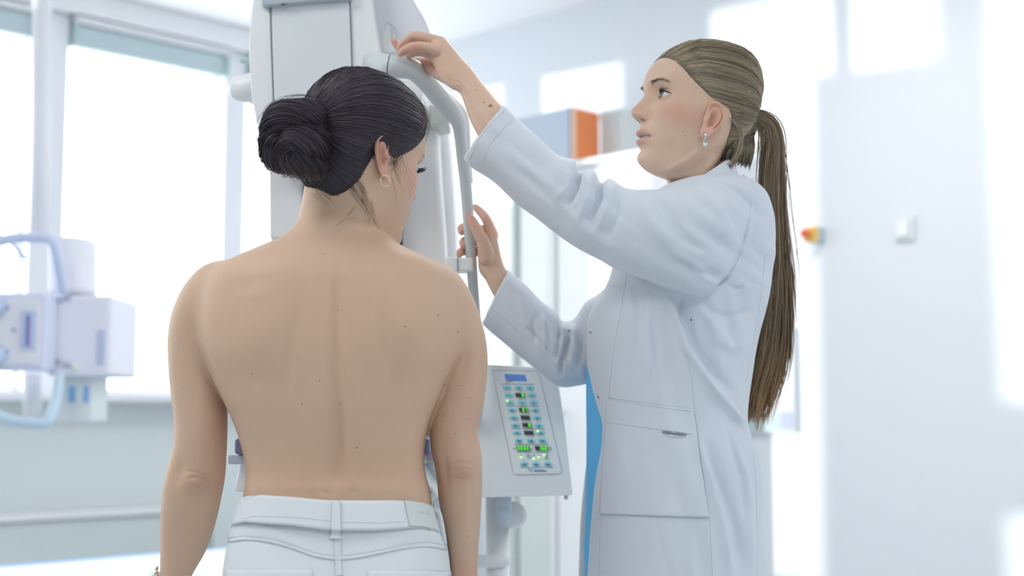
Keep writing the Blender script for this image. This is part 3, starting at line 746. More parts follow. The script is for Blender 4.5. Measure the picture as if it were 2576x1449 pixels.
# ------------------------------------------------------------------ parametric head (local: x right, y forward, z up; origin between the ears)
SEC = np.array([  # z, y front, y back, half width, exponent, jaw taper
    (.1290, -.004, -.028, .012, 2.0, 0), (.1265, .022, -.052, .034, 2.0, 0), (.1200, .045, -.070, .049, 2.1, 0), (.1080, .064, -.084, .0605, 2.15, 0), (.0920, .079, -.093, .0685, 2.2, 0), (.0740, .0885, -.098, .0730, 2.25, 0),
    (.0560, .0935, -.100, .0750, 2.3, 0), (.0360, .0945, -.099, .0750, 2.3, 0.02), (.0160, .0890, -.095, .0735, 2.3, .04), (-.0050, .0885, -.087, .0715, 2.3, .07),
    (-.0250, .0895, -.074, .0675, 2.25, .10), (-.0450, .0905, -.060, .0620, 2.2, .18), (-.0620, .0885, -.050, .0570, 2.2, .30), (-.0760, .0870, -.042, .0520, 2.2, .44),
    (-.0880, .0830, -.034, .0460, 2.2, .55), (-.0970, .0730, -.028, .0380, 2.2, .60), (-.1015, .0560, -.022, .0280, 2.2, .60)])
def sec_at(z):
    z = np.clip(z, ZB, ZT); a = SEC[::-1]
    t = catm_interp(a, z); return t
SEC[:, 2] *= .91
SEC[:, 0] = np.where(SEC[:, 0] > .05, .05 + (SEC[:, 0] - .05) * .80, SEC[:, 0])
SEC[:, 0] -= .006 * sstep(.03, .085, -SEC[:, 0])
ZT, ZB = SEC[0, 0], SEC[-1, 0]
_fine = catmull(SEC, 12); _fine = _fine[np.argsort(_fine[:, 0])]
def catm_interp(a, z): return np.stack([np.interp(z, _fine[:, 0], _fine[:, k]) for k in range(6)], -1)
BK, TK = 1.0, 1.0     # per-person depth of the skull behind the ears, height of the crown
def head_pt(th, z, off=0.0):
    """th: 0 front, +90 deg = subject right (+x)"""
    th = np.asarray(th, float); z = np.asarray(z, float)
    s = sec_at(z); yc = -0.008
    n = s[..., 4]
    sn = np.sign(np.sin(th)) * np.abs(np.sin(th)) ** (2 / n); cs = np.sign(np.cos(th)) * np.abs(np.cos(th)) ** (2 / n)
    hw = s[..., 3] + off
    x = hw * sn * (1 - s[..., 5] * np.clip(cs, 0, 1) ** 1.2)
    y = yc + np.where(cs > 0, s[..., 1] - yc + off, yc - s[..., 2] + off) * cs
    y = np.where(y < 0, y * BK, y)
    zz = np.where(z > .05, .05 + (z - .05) * TK, z)
    return np.stack([x, y, zz + off * np.clip((z - .06) / .07, 0, 1)], -1)
def head_grid(nz=220, nt=300, off=None, zr=None):
    zr = zr or (ZB, ZT)
    u = np.linspace(0, 1, nz)
    z = zr[0] + (zr[1] - zr[0]) * (u + 0.045 * np.sin(2 * pi * u) * -1)
    th = np.linspace(-pi, pi, nt, endpoint=False)
    ZZ, TT = np.meshgrid(z, th, indexing='ij')
    o = off(TT, ZZ) if off is not None else 0.0
    V = head_pt(TT, ZZ, 0.0)
    if off is not None:
        d = V - np.array([0, -.008, .03]); d /= np.linalg.norm(d, axis=-1, keepdims=True)
        V = V + d * o[..., None]
    V = V.reshape(-1, 3)
    Fc = []
    for i in range(nz - 1):
        for j in range(nt):
            j2 = (j + 1) % nt
            Fc.append((i * nt + j, i * nt + j2, (i + 1) * nt + j2, (i + 1) * nt + j))
    V = np.vstack([V, V[:nt].mean(0), V[-nt:].mean(0)]); a = len(V) - 2
    for j in range(nt):
        j2 = (j + 1) % nt
        Fc.append((a, j2, j)); Fc.append((a + 1, (nz - 1) * nt + j, (nz - 1) * nt + j2))
    return V, Fc, TT, ZZ
EX, EZ, EYC, ER = .0310, .0135, .0668, .0122   # eye centre and radius
def face_relief(V, open_mouth=True, nose=1.0):
    x, y, z = V[:, 0].copy(), V[:, 1].copy(), V[:, 2]
    fr = sstep(0.015, 0.06, y)
    ax = np.abs(x)
    D = np.zeros(len(V))
    D -= .0105 * np.exp(-((ax - .030) / .0165) ** 2 - ((z - .014) / .0125) ** 2)       # sockets
    D -= .0040 * np.exp(-((ax - .014) / .008) ** 2 - ((z - .016) / .012) ** 2)
    D += .0035 * np.exp(-((ax - .026) / .020) ** 2 - ((z - .034) / .008) ** 2)         # brow
    D += .0030 * np.exp(-((ax - .044) / .018) ** 2 - ((z + .012) / .018) ** 2)         # cheek
    nz = np.array([-.034, -.0285, -.0260, -.0230, -.0190, -.0140, -.0090, -.0030, .0050, .0130, .0210, .0300, .040])
    na = np.array([.0, .0020, .0080, .0165, .0225, .0245, .0232, .0190, .0140, .0092, .0050, .0020, .0])
    nw = np.array([.008, .008, .0095, .0105, .0105, .0100, .0092, .0085, .0080, .0078, .0082, .010, .012])
    A = np.interp(z, nz, na); Wd = np.interp(z, nz, nw)
    D += nose * A * np.exp(-(ax / Wd) ** 2.4)
    D -= .0035 * np.exp(-((ax - .0205) / .0035) ** 2 - ((z + .0190) / .0075) ** 2)
    D += .0125 * np.exp(-((ax - .0125) / .0058) ** 2 - ((z + .0190) / .0066) ** 2)      # alae
    D += .0060 * np.exp(-(ax / .024) ** 2 - ((z + .050) / .016) ** 2)                  # muzzle
    D += .0036 * np.exp(-(ax / .0190) ** 2.5 - ((z + .0452) / .0044) ** 2)             # upper lip
    D += .0040 * np.exp(-(ax / .0170) ** 2.5 - ((z + .0610) / .0050) ** 2)             # lower lip
    D -= .0012 * np.exp(-(ax / .003) ** 2 - ((z + .037) / .006) ** 2)
    mz = -.0530 + .0015 * np.clip(ax / .02, 0, 1) ** 2
    D -= (.0110 if open_mouth else .004) * np.exp(-(ax / .0205) ** 6 - ((z - mz) / .0024) ** 2)
    D -= .0022 * np.exp(-((ax - .026) / .005) ** 2 - ((z + .053) / .006) ** 2)
    D -= .0030 * np.exp(-(ax / .020) ** 2 - ((z + .0720) / .0050) ** 2)                # mentolabial fold
    D += .0060 * np.exp(-(ax / .0190) ** 2 - ((z + .0880) / .0120) ** 2)               # chin
    V = V.copy(); V[:, 1] += D * fr
    return V
def lids(V, up=.0050, lo=.0040, down=0.0):
    V = V.copy(); x, y, z = V[:, 0], V[:, 1], V[:, 2]
    for s in (-1, 1):
        dx = x - s * EX; dz = z - EZ
        r2 = dx * dx + dz * dz; m = (y > .03) & (r2 < .0185 ** 2)
        dome = EYC + np.sqrt(np.maximum((ER + .0014) ** 2 - r2, 0))
        tgt = np.where(r2 < (ER + .0012) ** 2, np.maximum(y, dome), y)
        k = np.clip(1 - (np.abs(dx * 1.0) / .0138) ** 2, 0, 1)
        skew = dx * s * 0.06
        hu = up * k ** 0.8 + skew; hl = -lo * k ** 0.8 + skew
        inside = (dz < hu) & (dz > hl) & (np.abs(dx) < .0138) & m
        V[:, 1] = np.where(m, tgt, V[:, 1])
        # crease above the lid
        V[:, 1] = np.where(m, V[:, 1] - .0016 * np.exp(-((dz - hu - .0035) / .0012) ** 2) * k, V[:, 1])
        V[:, 1] = np.where(inside, np.minimum(V[:, 1], EYC + .0035), V[:, 1])
    return V
def skin_face_colour(V, base, lip=(.60, .27, .25), brow=(.30, .20, .14), blush=(.74, .33, .25)):
    """V in head coordinates -> multiplicative colour"""
    x, y, z = V[:, 0], V[:, 1], V[:, 2]; ax = np.abs(x)
    c = np.tile(np.array(base, float), (len(V), 1))
    fr = sstep(.03, .055, y)
    def blend(c, col, w): return c * (1 - w[:, None]) + np.array(col) * w[:, None]
    w = .55 * np.exp(-((ax - .052) / .020) ** 2 - ((z + .014) / .018) ** 2) * sstep(.0, .03, y); c = blend(c, blush, w)
    w = .35 * np.exp(-(ax / .016) ** 2 - ((z + .014) / .012) ** 2) * fr; c = blend(c, blush, w)
    w = np.exp(-(ax / .0205) ** 5) * np.exp(-((z + .0453) / .0046) ** 4) * fr; c = blend(c, lip, .75 * w)
    w = np.exp(-(ax / .0185) ** 5) * np.exp(-((z + .0605) / .0054) ** 4) * fr; c = blend(c, lip, .75 * w)
    w = np.exp(-(ax / .0195) ** 6 - ((z + .0528) / .0020) ** 2) * fr; c = blend(c, (.10, .03, .03), .9 * w)
    w = np.exp(-((ax - .0085) / .0040) ** 2 - ((z + .0262) / .0022) ** 2) * fr; c = blend(c, (.35, .08, .06), .8 * w)  # nostril darkness painted into the skin colour
    bz = .0315 + .004 * np.exp(-((ax - .036) / .012) ** 2) - .25 * np.clip(ax - .042, 0, 1)
    w = np.exp(-((z - bz) / .0030) ** 2) * sstep(.012, .018, ax) * (1 - sstep(.044, .053, ax)) * sstep(.02, .04, y); c = blend(c, brow, .62 * w)
    for s in (-1, 1):
        dx = x - s * EX; dz = z - EZ
        k = np.clip(1 - (np.abs(dx) / .0145) ** 2, 0, 1)
        w = np.exp(-((dz - .0055 * k ** .8 - dx * s * .06) / .0009) ** 2) * (k > 0) * fr; c = blend(c, (.05, .04, .05), .5 * w)
        w = np.exp(-((dz + .0045 * k ** .8 - dx * s * .06) / .0012) ** 2) * (k > 0) * fr; c = blend(c, (.50, .28, .24), .5 * w)
        w = np.exp(-(dx / .016) ** 2 - (dz / .011) ** 2) * fr * .22; c = blend(c, (.50, .32, .30), w)
    return c
def ear_mesh(side, flare=28, scale=1.0, nr=26, nt=72, oy=.010, oz=-.012, ox=.0735):
    """a = forward, b = up, c = outward; returned in head coordinates"""
    ctl = [(2, 31), (-8, 29.5), (-15, 22), (-18, 10), (-16, -3), (-11.5, -14), (-6.5, -23), (-1, -30), (5, -31), (9, -25), (9.5, -17), (9, -8), (10.5, 0), (9.5, 8), (9, 17), (9, 26)]
    ctl = catmull(ctl + [ctl[0]], 8)[:-1]
    ctr = np.array([-3.0, 1.0])
    ang = np.unwrap(np.arctan2(ctl[:, 1] - ctr[1], ctl[:, 0] - ctr[0])); rad = np.hypot(ctl[:, 0] - ctr[0], ctl[:, 1] - ctr[1])
    th = np.linspace(0, 2 * pi, nt, endpoint=False)
    o = np.argsort(ang % (2 * pi)); R = np.interp(th, np.r_[(ang % (2 * pi))[o] - 2 * pi, (ang % (2 * pi))[o], (ang % (2 * pi))[o] + 2 * pi], np.r_[rad[o], rad[o], rad[o]])
    V = []; C_ = []
    fl = radians(flare)
    def place(a, b, c):
        a_, c_ = a, c + (9.5 - a) * math.tan(fl) * 0.8
        return (side * (ox + c_ * .001 * scale), oy + (a_ * cos(radians(9)) - b * sin(radians(9)) * -1 * -1) * .001 * scale, oz + (b * cos(radians(9)) + a_ * sin(radians(9))) * .001 * scale)
    def height(r, t):
        deg = math.degrees(t) % 360
        back = max(0, min(1, (deg - 40) / 30)) * max(0, min(1, (262 - deg) / 25)) if 0 <= deg <= 290 else 0
        front = 1 - back
        h = 0.5
        h += back * 4.2 * math.exp(-((r - .90) / .085) ** 2)
        h -= back * 1.8 * math.exp(-((r - .74) / .08) ** 2)
        ah = max(0, min(1, (deg - 60) / 30)) * max(0, min(1, (270 - deg) / 30))
        h += ah * 3.2 * math.exp(-((r - .56) / .10) ** 2)
        h -= 4.2 * math.exp(-(r / .40) ** 4) * (1.0)
        tr = math.exp(-((((deg + 20 + 180) % 360) - 180) / 22) ** 2)     # tragus towards the face
        h += tr * 5.0 * math.exp(-((r - .70) / .2) ** 2)
        lobe = math.exp(-((deg - 285) / 28) ** 2)
        h += lobe * 1.2 * math.exp(-((r - .7) / .3) ** 2)
        h -= max(0, r - .93) * 30 * back
        return h
    rs = np.linspace(0, 1, nr)
    for i, r in enumerate(rs):
        for j, t in enumerate(th):
            a = ctr[0] + R[j] * r * cos(t); b = ctr[1] + R[j] * r * sin(t); h = height(r, t)
            V.append(place(a, b, h))
            deep = math.exp(-(r / .42) ** 4); C_.append(deep)
    n1 = len(V)
    for i, r in enumerate(rs[::-1]):
        for j, t in enumerate(th):
            a = ctr[0] + R[j] * r * cos(t) * (0.985 if i == 0 else 1); b = ctr[1] + R[j] * r * sin(t)
            V.append(place(a + (1 - r) * 3, b, -2.4 - 5.0 * (1 - r) + (0.6 if i == 0 else 0))); C_.append(0.0)
    Fc = []
    for i in range(2 * nr - 1):
        for j in range(nt):
            j2 = (j + 1) % nt; q = (i * nt + j, i * nt + j2, (i + 1) * nt + j2, (i + 1) * nt + j)
            Fc.append(q if side < 0 else q[::-1])
    return np.array(V), Fc, np.array(C_)
def head_matrix(origin, fwd, up_hint, scale=1.0):
    f = Vector(fwd).normalized(); u = Vector(up_hint); u = (u - f * u.dot(f)).normalized(); x = f.cross(u)
    M = Matrix((x, f, u)).transposed().to_4x4()
    return Matrix.Translation(origin) @ M @ Matrix.Scale(scale, 4)
def tf(M, V):
    A = np.array(M); V = np.asarray(V); return V @ A[:3, :3].T + A[:3, 3]
# hair line z as function of azimuth (degrees), for the mask of the hair shell
HL_T = np.array([0, 22, 38, 50, 60, 70, 80, 88, 98, 108, 120, 135, 150, 165, 180])
def hair_mask(HL_Z):
    return lambda th, z: z - np.interp(np.degrees(np.abs(th)), HL_T, HL_Z)
def hair_shell(HL_Z, thick, M, name, parent, col):
    mask = hair_mask(HL_Z)
    off = lambda T, Zz: thick * (0.08 + 0.92 * sstep(0.0, .045, mask(T, Zz))) * (1 + .15 * sstep(.0, -1, np.cos(T))) * sstep(-.001, .003, mask(T, Zz)) - .004 * (1 - sstep(-.004, .002, mask(T, Zz)))
    V, Fc, TT, ZZ = head_grid(110, 150, off)
    full = BVHTree.FromPolygons([Vector(v) for v in V], Fc)
    mk = mask(TT, ZZ).reshape(-1); mk = np.r_[mk, -1, 1]
    Fk = [f for f in Fc if min(mk[list(f)]) > -.007]
    used = sorted(set(i for f in Fk for i in f)); mp = {a: b for b, a in enumerate(used)}
    Vk = tf(M, V[used]); Fk = [tuple(mp[i] for i in f) for f in Fk]
    o = emb(name, Vk, Fk, M_hair, parent, True, np.tile(np.array(col), (len(Vk), 1)))
    return o, full, mask
def strands_mesh(paths, rads, cols, seg=3, tn=2):
    V = []; Fc = []; Cc = []; n0 = 0
    for P, r, c in zip(paths, rads, cols):
        P = np.asarray(P); k = len(P)
        T = np.gradient(P, axis=0); T /= np.linalg.norm(T, axis=1, keepdims=True) + 1e-12
        ref = np.array([0.31, 0.2, 0.93]); N = np.cross(T, ref); N /= np.linalg.norm(N, axis=1, keepdims=True) + 1e-12
        B = np.cross(T, N)
        taper = np.minimum(1, np.minimum(np.arange(k) + .6, ((k - 1 - np.arange(k)) * 0.8 + .15) * 2 / tn) / 2)[:, None] * r
        for j in range(seg):
            a = 2 * pi * j / seg
            V.append(P + (N * cos(a) + B * sin(a)) * taper)
        for i in range(k - 1):
            for j in range(seg):
                j2 = (j + 1) % seg
                Fc.append((n0 + j * k + i, n0 + j * k + i + 1, n0 + j2 * k + i + 1, n0 + j2 * k + i))
        Cc.append(np.tile(c, (k * seg, 1))); n0 += k * seg
    return np.vstack(V), Fc, np.vstack(Cc)
def head_strands(full, starts, knot, M, n=14, lift=.0008, sag=0.0, cen=(0, -.008, .03)):
    """paths over the shell from start directions to the knot, in world space"""
    cen = Vector(cen); kd = (Vector(knot) - cen).normalized(); paths = []
    for (p, lf) in starts:
        sdv = (Vector(p) - cen).normalized(); om = sdv.angle(kd)
        if om < .05: continue
        P = []
        j1 = rng.normal(0, .03, 3); ph = rng.random() * 6
        for i in range(n):
            t = i / (n - 1)
            d = (sdv * sin((1 - t) * om) + kd * sin(t * om)) / sin(om)
            w = sin(pi * t)
            d = d + Vector(j1) * w * 0.5 + Vector((0, 0, sag * w)); d.normalize()
            h = full.ray_cast(cen + d * 0.4, -d)
            q = h[0] if h[0] is not None else cen + d * .1
            P.append(q + d * (lift + lf * w))
        P = np.array(P)
        paths.append(tf(M, P))
    return paths
def rope_strands(path, rads, nstr, twist, sub=6, jit=.12, flat=1.0, tips=None, rmin=.55, n_pts=26):
    C_ = catmull([list(p) + [r] for p, r in zip(path, rads)], sub)
    L = np.linspace(0, 1, len(C_)); tt = np.linspace(0, 1, n_pts)
    Cx = np.stack([np.interp(tt, L, C_[:, k]) for k in range(4)], -1)
    pts, T, N = frames(Cx[:, :3]); paths = []
    for s in range(nstr):
        a0 = rng.random() * 2 * pi; rr = sqrt(rng.uniform(rmin ** 2, 1.0)) ; w1 = rng.normal(0, jit, 3); e = 1.0 if tips is None else rng.uniform(*tips)
        k = max(4, int(n_pts * e)); P = []
        ph = rng.random() * 6.28
        for i in range(k):
            t = tt[i]; a = a0 + twist * t * 2 * pi + w1[0] * sin(3 * t + ph)
            B = T[i].cross(N[i]); r = Cx[i, 3] * rr * (1 + w1[1] * sin(5 * t + ph))
            P.append(pts[i] + (N[i] * cos(a) * flat + B * sin(a)) * r)
        paths.append(np.array(P))
    return paths

# ------------------------------------------------------------------ patient (seen from behind)
PD = 2.0
pat = thing('person', 'bare-backed woman with dark hair in a bun and white jeans, arms hanging', 'person', (W(850, 1000, PD).x, PD, 0))
body = []
T_ = [ # y, xl, xr, d, t, n
    (455, 770, 930, 2.03, .058, 2.0), (500, 762, 938, 2.02, .057, 2.0), (540, 754, 944, 2.01, .057, 2.0), (565, 744, 950, 2.00, .060, 2.0), (588, 722, 962, 2.00, .064, 2.0), (606, 692, 990, 2.0, .068, 2.0),
    (622, 655, 1020, 2.0, .074, 2.1), (640, 612, 1060, 2.0, .082, 2.1), (656, 575, 1092, 2.0, .088, 2.2), (675, 545, 1118, 2.0, .094, 2.2), (700, 520, 1140, 2.0, .100, 2.3), (740, 508, 1158, 2.0, .104, 2.3), (800, 500, 1168, 2.0, .108, 2.4), (870, 505, 1163, 2.0, .110, 2.4),
    (930, 527, 1142, 2.0, .108, 2.4), (1000, 562, 1108, 2.0, .104, 2.4), (1060, 590, 1082, 2.0, .098, 2.4), (1110, 607, 1070, 2.0, .093, 2.4), (1150, 617, 1066, 2.0, .091, 2.4), (1190, 622, 1070, 2.0, .092, 2.4),
    (1225, 619, 1079, 2.0, .096, 2.4), (1262, 614, 1086, 2.004, .0985, 2.4), (1290, 616, 1084, 2.006, .096, 2.4), (1330, 630, 1070, 2.01, .09, 2.4), (1400, 660, 1040, 2.01, .08, 2.4)]
body.append(loft([hrib(y, a, b_, d, t, n) for y, a, b_, d, t, n in T_], 96, 4))
AL = [(655, 545, 585, .02), (664, 520, 610, .035), (678, 498, 615, .045), (700, 478, 612, .051), (730, 458, 600, .055), (765, 443, 580, .055), (800, 432, 566, .054), (850, 425, 556, .051), (900, 425, 556, .049), (950, 428, 562, .048), (1000, 433, 569, .047), (1060, 440, 571, .045), (1110, 438, 570, .043),
      (1150, 430, 568, .042), (1180, 421, 567, .042), (1215, 413, 563, .043), (1250, 409, 556, .043), (1290, 406, 548, .042), (1340, 405, 534, .040), (1390, 405, 515, .037), (1449, 405, 481, .032), (1490, 404, 466, .027), (1520, 402, 462, .025)]
AR = [(655, 1070, 1105, .02), (666, 1055, 1128, .035), (680, 1052, 1148, .045), (700, 1058, 1165, .051), (730, 1072, 1183, .055), (765, 1088, 1198, .055), (800, 1102, 1209, .054), (850, 1112, 1222, .051), (900, 1114, 1227, .049), (950, 1108, 1225, .048), (1000, 1096, 1220, .047), (1045, 1086, 1211, .045), (1085, 1082, 1203, .043),
      (1115, 1082, 1207, .043), (1150, 1088, 1212, .043), (1180, 1095, 1213, .043), (1220, 1100, 1213, .043), (1260, 1104, 1212, .042), (1320, 1115, 1208, .039), (1380, 1125, 1204, .034), (1430, 1130, 1201, .028), (1449, 1131, 1202, .027), (1490, 1134, 1202, .024)]
def armd(y): return 2.02 + 0.035 * sstep(1150, 1450, y)
body.append(loft([hrib(y, a, b_, float(armd(y)), t, 2.0) for y, a, b_, t in AL], 48, 4))
body.append(loft([hrib(y, a, b_, float(armd(y)), t, 2.0) for y, a, b_, t in AR], 48, 4))
# bust side and belly stay within the torso loft; hands below the frame
def hanging_hand(x, y, s, d):
    out = []
    out.append(loft([hrib(y - 30, x - 33, x + 33, d, .024), hrib(y, x - 34, x + 34, d, .022), hrib(y + 50, x - 46, x + 46, d, .018), hrib(y + 105, x - 52, x + 50, d, .016), hrib(y + 150, x - 50, x + 48, d, .014)], 28, 4))
    for k, (o_, L_) in enumerate(((-38, 95), (-13, 118), (13, 124), (38, 108))):
        P = [W(x + o_, y + 125, d), W(x + o_, y + 150 + L_ * .35, d + .004), W(x + o_ + s * 2, y + 150 + L_ * .7, d + .018), W(x + o_ + s * 3, y + 150 + L_, d + .034)]
        out.append(tube(P, [.0095, .009, .008, .0068], 12, 4))
    P = [W(x + s * 20, y + 30, d + .01), W(x + s * 52, y + 75, d + .025), W(x + s * 62, y + 120, d + .036), W(x + s * 60, y + 155, d + .044)]
    out.append(tube(P, [.014, .0125, .010, .008], 12, 4))
    return out
body += hanging_hand(433, 1520, 1, 2.055); body += hanging_hand(1168, 1492, -1, 2.055)
# head
BK = .84
PY, PPI = radians(48), radians(14)
pf = Vector((sin(PY) * cos(PPI), cos(PY) * cos(PPI), -sin(PPI)))
PM = head_matrix(W(901, 411, 2.005), pf, Vector((-0.10, 0.02, 1.0)), 1.04)
HV, HF, _, _ = head_grid(150, 200)
_h = face_relief(HV, False, .50)
_h[:, 0] *= 1 + .085 * np.exp(-((_h[:, 2] + .025) / .035) ** 2) * sstep(0, .03, _h[:, 1])
_h[:, 1] += .006 * np.exp(-((_h[:, 2] + .10) / .03) ** 2) * sstep(.02, .06, _h[:, 1])
body.append((tf(PM, _h), HF))
me = fuse(body, 0.0025, 4, 0.5)
V = getV(me); px, py = proj(V)
# soften the joints between neck, shoulders and arms
m_ = np.exp(-((px - 500) / 70) ** 2 - ((py - 700) / 60) ** 2) + np.exp(-((px - 1130) / 70) ** 2 - ((py - 710) / 60) ** 2) + np.exp(-((px - 850) / 240) ** 2 - ((py - 620) / 60) ** 2)
m_ += .8 * np.exp(-((px - 545) / 60) ** 2 - ((py - 800) / 130) ** 2) + .8 * np.exp(-((px - 1120) / 60) ** 2 - ((py - 800) / 110) ** 2)
m_ += np.exp(-((px - 900) / 110) ** 2 - ((py - 510) / 60) ** 2)
smooth_mesh(me, np.clip(m_, 0, 1), 38)
m_ = np.exp(-((px - 515) / 75) ** 2 - ((py - 685) / 65) ** 2) + np.exp(-((px - 1130) / 75) ** 2 - ((py - 695) / 65) ** 2) + np.exp(-((px - 540) / 50) ** 2 - ((py - 780) / 75) ** 2) + np.exp(-((px - 1122) / 50) ** 2 - ((py - 790) / 75) ** 2)
smooth_mesh(me, np.clip(m_ * 1.3, 0, 1), 110)
smooth_mesh(me, np.full(len(V), .6), 3)
px_relief(me, blobs=[
    (848, 900, 16, 260, 0, -.0050), (850, 1120, 20, 120, 0, -.0055), (852, 760, 16, 110, 0, -.0020),   # spine furrow
    (800, 1060, 36, 150, 4, .0040), (905, 1060, 36, 150, -4, .0040),                                   # erector muscles
    (660, 830, 60, 105, 12, .0065), (1035, 830, 58, 100, -12, .0065),                                   # shoulder blades
    (735, 860, 16, 105, 8, -.0030), (968, 860, 16, 105, -8, -.0030),
    (650, 960, 80, 34, 14, -.0024), (1035, 960, 80, 34, -14, -.0024),
    (660, 735, 90, 22, -16, .0012), (1030, 740, 90, 22, 16, .0012),
    (850, 600, 12, 14, 0, .0016), (850, 645, 12, 14, 0, .0012),
    (1170, 905, 16, 50, 14, -.003),
    (497, 1216, 34, 26, 0, .0045), (1166, 1186, 30, 26, 0, .0050), (450, 1190, 16, 34, 12, -.0050), (1120, 1178, 10, 40, -6, -.003),
    (505, 1075, 46, 80, 8, .0025), (1140, 1050, 34, 80, -6, .0025), (818, 1238, 10, 8, 0, -.002), (888, 1238, 10, 8, 0, -.002)],
    ridges=[([(463, 1186), (480, 1184), (510, 1192), (532, 1203)], 2.6, -.0022), ([(470, 1204), (490, 1199), (515, 1205), (528, 1213)], 2.6, -.0026), ([(474, 1236), (492, 1244), (514, 1236), (524, 1222)], 3, -.0018), ([(480, 1218), (500, 1222), (516, 1216)], 2.4, -.0014),
            ([(1138, 1170), (1155, 1163), (1180, 1166), (1192, 1176)], 2.6, -.0024), ([(1142, 1184), (1160, 1178), (1182, 1182)], 2.4, -.0018), ([(1146, 1200), (1165, 1208), (1184, 1196)], 2.8, -.0018),
            ([(504, 872), (520, 915), (545, 968)], 4, -.0030), ([(1163, 882), (1142, 925), (1112, 985)], 4, -.0030),
            ([(935, 505), (938, 540), (945, 575)], 4, -.0030), ([(962, 592), (946, 566), (936, 530), (930, 500)], 3.0, -.0020), ([(890, 470), (915, 520), (940, 572)], 10, .0030),
            ([(820, 582), (860, 566), (890, 540)], 3, -.0010)])
V = getV(me); px, py = proj(V)
hc = tf(PM.inverted(), V)
base = (.665, .460, .328)
c_ = np.tile(np.array(base), (len(V), 1))
inhead = (hc[:, 2] > -.10) & (np.abs(hc[:, 0]) < .085) & (np.abs(hc[:, 1]) < .13)
fc = skin_face_colour(hc, base, brow=(.10, .07, .06)); c_[inhead] = fc[inhead]
def mixc(c, col, w): return c * (1 - w[:, None]) + np.array(col) * w[:, None]
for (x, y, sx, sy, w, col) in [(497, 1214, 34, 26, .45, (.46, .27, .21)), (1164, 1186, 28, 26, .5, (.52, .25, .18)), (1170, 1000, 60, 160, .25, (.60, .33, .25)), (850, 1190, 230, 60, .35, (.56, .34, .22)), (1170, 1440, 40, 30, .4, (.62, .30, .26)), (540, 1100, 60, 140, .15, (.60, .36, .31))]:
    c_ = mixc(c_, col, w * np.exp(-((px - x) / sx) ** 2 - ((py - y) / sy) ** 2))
patb = link('body', me, M_skin, pat, True, c_)
bvh = BVHTree.FromPolygons([Vector(v) for v in V], [tuple(p.vertices) for p in me.polygons])
for x, y, r_ in [(1102, 792, 3.2), (1019, 821, 3.0), (1152, 836, 3.4), (804, 958, 3), (633, 940, 3), (759, 1017, 2.6), (854, 1014, 2.2), (898, 1126, 3.4), (707, 1087, 1.8), (850, 780, 2.6), (747, 893, 1.8), (1119, 967, 3), (1154, 970, 2.4), (1184, 1002, 2.2), (1119, 1047, 2.2), (1146, 1092, 2.6), (1180, 1053, 2.2), (1211, 893, 2.2),
                 (447, 986, 2.0), (487, 1125, 1.6), (475, 1332, 2.2), (1176, 1348, 2.4), (1095, 1013, 2), (640, 880, 1.6), (998, 590, 1.6), (812, 638, 2)]:
    q = on(bvh, x, y, -.0002)
    if q is None: continue
    n = bvh.find_nearest(q)[1]; R = Vector((0, 0, 1)).rotation_difference(n).to_matrix()
    V_, F_ = ellipsoid(q, r_ * PD / F * .8, r_ * PD / F * .8, .0006, R, 10, 6); emb('mole', V_, F_, M_mole, pat)
# ears
for sd_ in (1, -1):
    EV, EF, EC = ear_mesh(sd_, 17, oy=-.011, ox=.0735)
    EVw = tf(PM, EV); col = mixc(np.tile(np.array((.66, .36, .28)), (len(EV), 1)), (.40, .16, .13), .7 * EC)
    emb('ear', EVw, EF, M_skin, pat, True, col)
# hoop earring
lp = Vector(tf(PM, np.array([[.0775, -.004, -.042]]))[0])
P = [lp + Vector((cos(a) * .0065 * 1.0, -sin(a) * .004, sin(a) * .0075 - .004)) for a in np.linspace(-.3, 2 * pi - .9, 26)]
V_, F_ = tube(P, [.0011] * 26, 8, 1); er = emb('earring', V_, F_, M_gold, pat)
for k in range(17, 26):
    V_, F_ = ellipsoid(P[k] + Vector((0.0004, -.0006, 0)), .0009, .0009, .0009, None, 6, 4); emb('crystal', V_, F_, M_metal, er)
# eyes and lashes of the visible side
for s in (-1, 1):
    V_, F_ = ellipsoid(Vector((s * (EX - .001), EYC - .0015, EZ)), ER, ER, ER, None, 24, 16); V_ = tf(PM, np.array([list(v) for v in V_]))
    emb('eye', V_, F_, M_eyew, pat, True, np.tile((.75, .75, .75), (len(V_), 1)))
    for k in range(30):
        a = -0.9 + 1.9 * k / 29
        p0 = np.array([s * (EX + .0125 * sin(a)), EYC + .0125 * cos(a) + .0012, EZ - .001 - .0008 * abs(a)])
        d = np.array([s * (sin(a) * .9 + .1), cos(a), -.10]); d /= np.linalg.norm(d); L_ = .0115
        P = [p0 + d * L_ * t + np.array([0, 0, .0055 * t * t - .0015 * t]) for t in np.linspace(0, 1, 5)]
        V_, F_ = tube(tf(PM, np.array(P)), [.00036, .00034, .0003, .0002, .0001], 5, 1, False)
        if k == 0: mb = MB()
        mb.add(V_, F_)
    q_ = mb.obj('eyelash', M_lash, pat, True); q_['kind'] = 'stuff'
